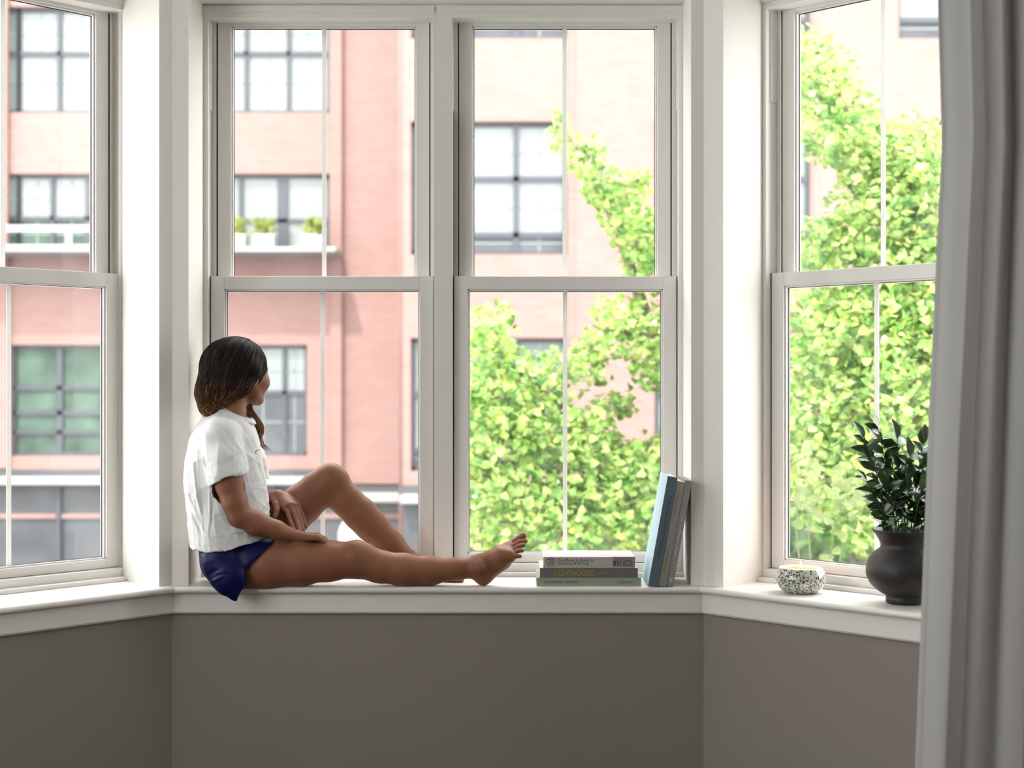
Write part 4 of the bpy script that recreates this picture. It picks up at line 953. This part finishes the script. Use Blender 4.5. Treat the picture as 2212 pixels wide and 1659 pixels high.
# the hem of the shirt and the neck opening
hx = [P(x, 0, 4.15).x for x in (400, 415, 455, 510, 545, 575, 600)]; hzv = [P(0, y, 4.15).z for y in (1184, 1188, 1190, 1184, 1173, 1160, 1150)]
hem = np.interp(X[:, 0, 0], hx, hzv)[:, None, None] + .0015 * np.sin(X * 95)
T.F = np.maximum(T.F, (hem - Z).astype(np.float32) + 0 * Y.astype(np.float32))
T.chain([P(492, 940, 4.205), P(503, 893, 4.222), P(512, 850, 4.245)], [R(34), R(35), R(37)], 0, 'cut')
cn = P(510.5, 895, 4.222); sl, X, Y, Z = T.sub(T.lo, T.lo + T.h * T.n)
rr_ = np.sqrt((X - cn.x) ** 2 + (Y - cn.y) ** 2); pz = cn.z - .46 * (X - cn.x) - .010
T.F = np.maximum(T.F, -np.maximum(rr_ - .056, pz - Z).astype(np.float32))
T.chain([P(494, 1060, 4.11), P(490, 1032, 4.108), P(486, 1014, 4.11)], [R(33.5), R(33), R(30)], 0, 'cut')
T.chain([P(540, 1060, 4.355), P(532, 1020, 4.34)], [R(33), R(32)], 0, 'cut')
V, Q = T.mesh(3); N = vnormals(V, Q)
q = lambda *a: P(*a)[:]
fo_ = [(q(430, 955, 4.12), q(440, 1120, 4.10), .006, -.0035), (q(452, 1050, 4.09), q(456, 1185, 4.09), .0035, .003), (q(462, 1060, 4.09), q(452, 1170, 4.09), .005, -.003), (q(420, 1000, 4.11), q(432, 1110, 4.1), .007, .004),
       (q(405, 1060, 4.13), q(450, 1165, 4.1), .005, .003), (q(410, 1100, 4.13), q(440, 1175, 4.1), .004, -.003), (q(465, 1075, 4.09), q(505, 1180, 4.10), .005, .003), (q(475, 1120, 4.09), q(540, 1165, 4.11), .004, .0035), (q(480, 1110, 4.09), q(530, 1170, 4.11), .003, -.0025),
       (q(530, 990, 4.10), q(565, 1090, 4.12), .006, .003), (q(522, 1010, 4.10), q(555, 1095, 4.12), .005, -.003), (q(545, 960, 4.12), q(575, 1060, 4.13), .005, -.002), (q(500, 925, 4.12), q(520, 1000, 4.09), .005, -.004), (q(508, 925, 4.12), q(530, 1010, 4.10), .006, .0035),
       (q(425, 925, 4.12), q(490, 912, 4.13), .004, .003), (q(420, 938, 4.11), q(480, 925, 4.11), .004, -.003), (q(455, 990, 4.07), q(500, 1010, 4.07), .006, .003), (q(450, 1015, 4.07), q(505, 985, 4.07), .004, -.002), (q(425, 950, 4.1), q(416, 1010, 4.1), .003, -.0035),
       (q(470, 960, 4.07), q(515, 1015, 4.07), .005, .0025), (q(435, 985, 4.09), q(462, 1045, 4.08), .005, .0035), (q(560, 1080, 4.13), q(520, 1150, 4.10), .005, .003), (q(570, 1100, 4.15), q(540, 1150, 4.12), .004, -.0025)]
V = folds(V, N, [(a_, b_, w_ * .85, h_ * 1.9) for a_, b_, w_, h_ in fo_]); N = vnormals(V, Q); V = V + N * (wav(V, 45, .0016, 3) + wav(V, 110, .0008, 5))[:, None]
N = vnormals(V, Q); rs_ = np.random.RandomState(21); rg = np.zeros(len(V))
for k_ in range(5):
    kk = rs_.normal(size=3) * 34 * np.array([1, 1, .55]); k2 = rs_.normal(size=3) * 22
    rg += np.exp(-np.abs(np.sin(V @ kk + 1.6 * np.sin(V @ k2) + k_)) * 5)
V = V + N * ((rg - .8) * .0016 * np.clip((ZC - .13 - V[:, 2]) / .12 + .35, .25, 1))[:, None]
# stitched hem bands
hb = np.interp(V[:, 0], hx, hzv); V = V + N * (-.0012 * np.exp(-((V[:, 2] - hb - .017) / .0015) ** 2))[:, None]
M['shirt'] = cloth_mat('white_cotton', (0.80, 0.80, 0.80), 0.12, weave=1400)
shirt = qmesh('t_shirt', V, Q, M['shirt'], person)
tag(shirt, 'white cotton t-shirt')
# ribbed collar
cen = P(511, 893, 4.222); cb = MB(); loop = []
for k in range(40):
    a = math.tau * k / 40; x = math.cos(a); y = math.sin(a)
    loop.append(cen + Vector((x * .0500 - .0010, y * .0505, -.020 * x * 1.15 + .004 * (1 - x * x) * (1 if y > 0 else -1.6))))
loop.append(loop[0]); loop.append(loop[1])
n = 8; b0 = 0
for i in range(41):
    a = math.tau * (i % 40) / 40; rad = Vector((math.cos(a), math.sin(a), 0)); up = Vector((rad.x * -.25, rad.y * -.25, 1)).normalized()
    for k in range(n):
        t = math.tau * k / n; cb.v.append(tuple(loop[i] + rad * (.0034 * math.cos(t) + .0015) + up * (.0095 * math.sin(t)) + rad * (-.0035 * math.sin(t))))
cb.f = [(i * n + k, i * n + (k + 1) % n, (i + 1) * n + (k + 1) % n, (i + 1) * n + k) for i in range(40) for k in range(n)]
cb.build('collar', M['shirt'], shirt, smooth=True)
MB().tube([P(553.5, 981, 4.118), P(552.2, 976, 4.118), P(555.5, 972.8, 4.122), P(561.5, 971.5, 4.132)], [.0012, .0011, .0010, .0007], 6).build('chest_mark', M['ink'], shirt)

# shorts
Sg = Grid((-.99, 4.03, ZC - .68), (P(620, 0, 4.4).x, 4.45, ZC - .41), 0.003)
Sg.ell(P(490, 1212, 4.245), [(1, 0, 0), (0, 1, 0), (0, 0, 1)], (R(64), .135, R(56)), .01)
Sg.chain([P(490, 1214, 4.20), P(545, 1216, 4.188), P(590, 1217, 4.188)], [R(58), R(56), R(55)], .015)
Sg.chain([P(520, 1198, 4.30), P(580, 1160, 4.315), P(610, 1136, 4.325)], [R(54), R(53), R(52)], .015)
Sg.cap(P(465, 1190, 4.18), P(485, 1190, 4.18), R(38), R(40), .02)
Sg.chain([P(474, 1215, 4.13), P(496, 1250, 4.118), P(509, 1282, 4.120)], [R(42), R(37), R(17)], .012, sy=.62)
# cuts: leg hem of the near leg, hem of the far leg, left outline
hx2 = [P(x, 0, 4.14).x for x in (380, 400, 533, 534, 640)]
sl, X, Y, Z = Sg.sub(Sg.lo, Sg.lo + Sg.h * Sg.n)
zz = [P(0, y, 4.14).z for y in (1310, 1300, 1266, 1235, 1170)]; xx = [P(x, 0, 4.14).x for x in (509, 514, 532, 531, 588)]
order = np.argsort(zz); xr = np.interp(Z[0, 0], np.array(zz)[order], np.array(xx)[order])[None, None, :]
cutn = (X - xr - .004 * np.sin(Z * 70)) * .85
far = (X - P(588, 0, 4.3).x) * .7 + (P(0, 1168, 4.3).z - Z) * -.2
Sg.F = np.maximum(Sg.F, np.where(Y < 4.25, cutn, far).astype(np.float32))
zl = [P(0, y, 4.14).z for y in (1302, 1288, 1275, 1240, 1185, 1150)]; xl_ = [P(x, 0, 4.14).x for x in (510, 490, 469, 439, 424, 420)]; order = np.argsort(zl)
xlf = np.interp(Z[0, 0], np.array(zl)[order], np.array(xl_)[order])[None, None, :]
Sg.F = np.maximum(Sg.F, ((xlf - X) * .85 + 0 * Y).astype(np.float32))
V, Q = Sg.mesh(3); N = vnormals(V, Q)
fs = [(q(430, 1195, 4.1), q(480, 1175, 4.08), .004, .003), (q(440, 1215, 4.1), q(490, 1195, 4.07), .004, .003), (q(445, 1245, 4.1), q(500, 1215, 4.07), .005, -.003), (q(455, 1240, 4.09), q(525, 1228, 4.08), .004, .0045), (q(452, 1260, 4.1), q(490, 1240, 4.08), .004, .003),
      (q(470, 1275, 4.1), q(510, 1250, 4.09), .004, .003), (q(485, 1285, 4.1), q(520, 1262, 4.09), .003, -.003), (q(432, 1190, 4.12), q(450, 1255, 4.1), .003, .003), (q(500, 1200, 4.07), q(550, 1195, 4.1), .006, .003)]
V = folds(V, N, fs); V = V + N * wav(V, 55, .0008, 8)[:, None]
M['navy'] = cloth_mat('navy_satin', (0.002, 0.003, 0.060), 0.02, rough=0.42); M['navy'].node_tree.nodes['Principled BSDF'].inputs['Specular IOR Level'].default_value = 0.25
tag(qmesh('shorts', V, Q, M['navy'], person), 'navy blue shorts')

# hair: a combed mass with strand locks
Hg = Grid((hc.x - .16, hc.y - .17, hc.z - .20), (hc.x + .11, hc.y + .13, hc.z + .11), 0.0027)
Hg.ell(H(-.010, 0, .010), [fd, rt, zu], (.094, .082, .086), .01)
Hg.ell(P(480, 800, 4.215), [(1, 0, 0), (0, 1, 0), (0, 0, 1)], (R(48), .070, R(58)), .03)
Hg.ell(P(470, 838, 4.185), [(1, 0, 0), (0, 1, 0), (0, 0, 1)], (R(45), .060, R(33)), .03)
Hg.cap(P(540, 800, 4.19), P(528, 834, 4.18), R(20), R(15), .025)
Hg.cap(P(449, 856, 4.17), P(452, 872, 4.175), R(25), R(22), .02)
Hg.cap(P(455, 880, 4.185), P(462, 900, 4.20), R(20), R(12), .02)
Hg.cap(P(470, 862, 4.19), P(515, 848, 4.18), R(14), R(10), .02)
# carve the face and below the hairline
fc = H(.088, 0, -.055); Hg.ell(fc, [fd, rt, zu], (.060, .075, .088), 0, 'cut')
Hg.ell(H(.075, 0, -.10), [fd, rt, zu], (.070, .080, .070), 0, 'cut')
Hg.cap(P(556, 832, 4.18), P(561, 846, 4.175), R(13), R(18), 0, 'cut')
Hg.cap(P(530, 892, 4.17), P(500, 897, 4.15), R(28), R(22), 0, 'cut')
V, Q = Hg.mesh(2)
m, nt, b = new_mat('brown_hair')
g = nt.nodes.new('ShaderNodeNewGeometry'); sep = nt.nodes.new('ShaderNodeSeparateXYZ'); nt.links.new(g.outputs['Position'], sep.inputs[0])
mr = nt.nodes.new('ShaderNodeMapRange'); mr.inputs['From Min'].default_value = hc.z - .02; mr.inputs['From Max'].default_value = hc.z - .13; nt.links.new(sep.outputs['Z'], mr.inputs['Value'])
n1 = nt.nodes.new('ShaderNodeTexNoise'); n1.inputs['Scale'].default_value = 140; nt.links.new(g.outputs['Position'], n1.inputs['Vector'])
mm = nt.nodes.new('ShaderNodeMath'); mm.operation = 'MULTIPLY'; nt.links.new(mr.outputs[0], mm.inputs[0]); nt.links.new(n1.outputs['Fac'], mm.inputs[1])
r = nt.nodes.new('ShaderNodeValToRGB'); r.color_ramp.elements[0].color = (0.010, 0.005, 0.004, 1); r.color_ramp.elements[1].color = (0.10, 0.045, 0.02, 1); r.color_ramp.elements[1].position = 0.7
nt.links.new(mm.outputs[0], r.inputs[0]); nt.links.new(r.outputs[0], b.inputs['Base Color']); b.inputs['Roughness'].default_value = 0.45; b.inputs['Specular IOR Level'].default_value = .12
M['hair'] = m; M['hair2'] = m.copy(); rr = [x for x in M['hair2'].node_tree.nodes if x.type == 'VALTORGB'][0]
rr.color_ramp.elements[0].color = (0.020, 0.010, 0.007, 1); rr.color_ramp.elements[1].color = (0.30, 0.14, 0.055, 1); rr.color_ramp.elements[1].position = 0.55
M['hair2'].node_tree.nodes['Principled BSDF'].inputs['Roughness'].default_value = 0.35; M['hair2'].node_tree.nodes['Principled BSDF'].inputs['Specular IOR Level'].default_value = 0.2
hair = qmesh('hair', V, Q, M['hair'], person); tag(hair, 'long dark brown wavy hair falling behind one shoulder')
N0 = vnormals(V, Q); ok = np.where(V[:, 2] > hc.z - .07)[0]; rs = np.random.RandomState(4)
part = np.array(H(.070, .005, .075)[:])
gather = np.array(P(458, 893, 4.170)[:]); K = 900
st = V[rs.choice(ok, K)].copy(); rs2 = rs.uniform(0, 1, K); lanes = [st.copy()]
cur = st.copy(); end_ = gather + rs.normal(0, 1, (K, 3)) * np.array([.013, .018, .017])
for stp in range(26):
    dirv = end_ - cur; dist = np.linalg.norm(dirv, axis=1, keepdims=True); dirv = dirv / (dist + 1e-6)
    g_ = Hg.grad(cur); away = cur - part; away /= np.linalg.norm(away, axis=1, keepdims=True) + 1e-6
    wgt = np.clip(1 - dist / .16, .15, 1); v_ = dirv * (.45 + wgt) + away * .55 * (1 - wgt) + np.array([0, 0, -.35]) * (1 - wgt)
    v_ -= g_ * np.sum(v_ * g_, 1, keepdims=True); v_ /= np.linalg.norm(v_, axis=1, keepdims=True) + 1e-6
    step = np.minimum(.009, dist * .5); cur = cur + v_ * step
    g_ = Hg.grad(cur); cur = cur - g_ * np.clip(Hg.sample(cur)[:, None] - .0006 * rs2[:, None], -.01, .01); lanes.append(cur.copy())
lanes = np.array(lanes)
sb, sl_ = MB(), MB()
for i in range(K):
    L_ = lanes[:, i]
    if np.linalg.norm(L_[-1] - L_[0]) < .02: continue
    r0 = rs.uniform(.0007, .0021); nn_ = len(L_); ph = rs.uniform(0, 1.2); pts = []
    for j, p in enumerate(L_):
        g_ = Vector(Hg.grad(p[None])[0]); t_ = Vector(L_[min(j + 1, nn_ - 1)] - L_[max(j - 1, 0)]); sd_ = g_.cross(t_)
        sd_ = sd_.normalized() if sd_.length > 1e-6 else Vector((0, 0, 0))
        low = min(1, max(0, (hc.z - .005 - p[2]) / .06)); pts.append(Vector(p) + sd_ * (.0032 * low * math.sin(j * .5 + ph)) + g_ * (.0020 * low * math.sin(j * .5 + ph + 1)))
    (sl_ if rs.uniform() < .28 else sb).tube(pts, [r0 * (1 - .6 * j / nn_) for j in range(nn_)], 4, cap=False)
sb.build('hair_strands', M['hair'], hair, smooth=True, recalc=False)['kind'] = 'stuff'
tag(sl_.build('hair_strands', M['hair2'], hair, smooth=True, recalc=False), 'lighter brown hair strands', kind='stuff')
# curly lock that hangs on the far side of the neck and a few loose strands
sb = MB()
for i in range(80):
    ph = random.uniform(0, 6.28); am = random.uniform(5, 9); ox, oy = random.uniform(-10, 7), random.uniform(-.012, .012); end = random.uniform(.62, 1.0); pts = []
    for j in range(30):
        t = j / 29 * end; x = np.interp(t, [0, .2, .45, .7, .88, 1], [532, 543, 556, 566, 565, 577]); y = np.interp(t, [0, .2, .45, .7, .88, 1], [868, 890, 915, 942, 962, 974])
        sp = ox * (1 - .5 * t); pts.append(P(x + sp * 1.3 + am * (.4 + .6 * t) * math.sin(11 * t + 2.2 + ph * .22), y + am * .4 * math.cos(11 * t + ph * .25), 4.265 + oy + .006 * math.cos(9 * t + ph * .3)))
    sb.tube(pts, [.0022 * (1 - .8 * j / 30) for j in range(30)], 5, cap=False)
sb.build('side_lock', M['hair2'], hair, smooth=True, recalc=False)['kind'] = 'stuff'
sb = MB()
for i in range(40):
    c = V[rs.choice(ok)]; n_ = Vector(Hg.grad(c[None])[0]); p = Vector(c); d = (Vector((rs.uniform(-1, 1), rs.uniform(-1, 1), rs.uniform(-.6, .4)))); d = (d - n_ * d.dot(n_)).normalized()
    ln = rs.uniform(.015, .04); sb.tube([p, p + d * ln * .4 + n_ * .003, p + d * ln + n_ * rs.uniform(.001, .005)], [.0002, .0002, .0001], 4, cap=False)
sb.build('loose_strands', M['hair'], hair, recalc=False)['kind'] = 'stuff'
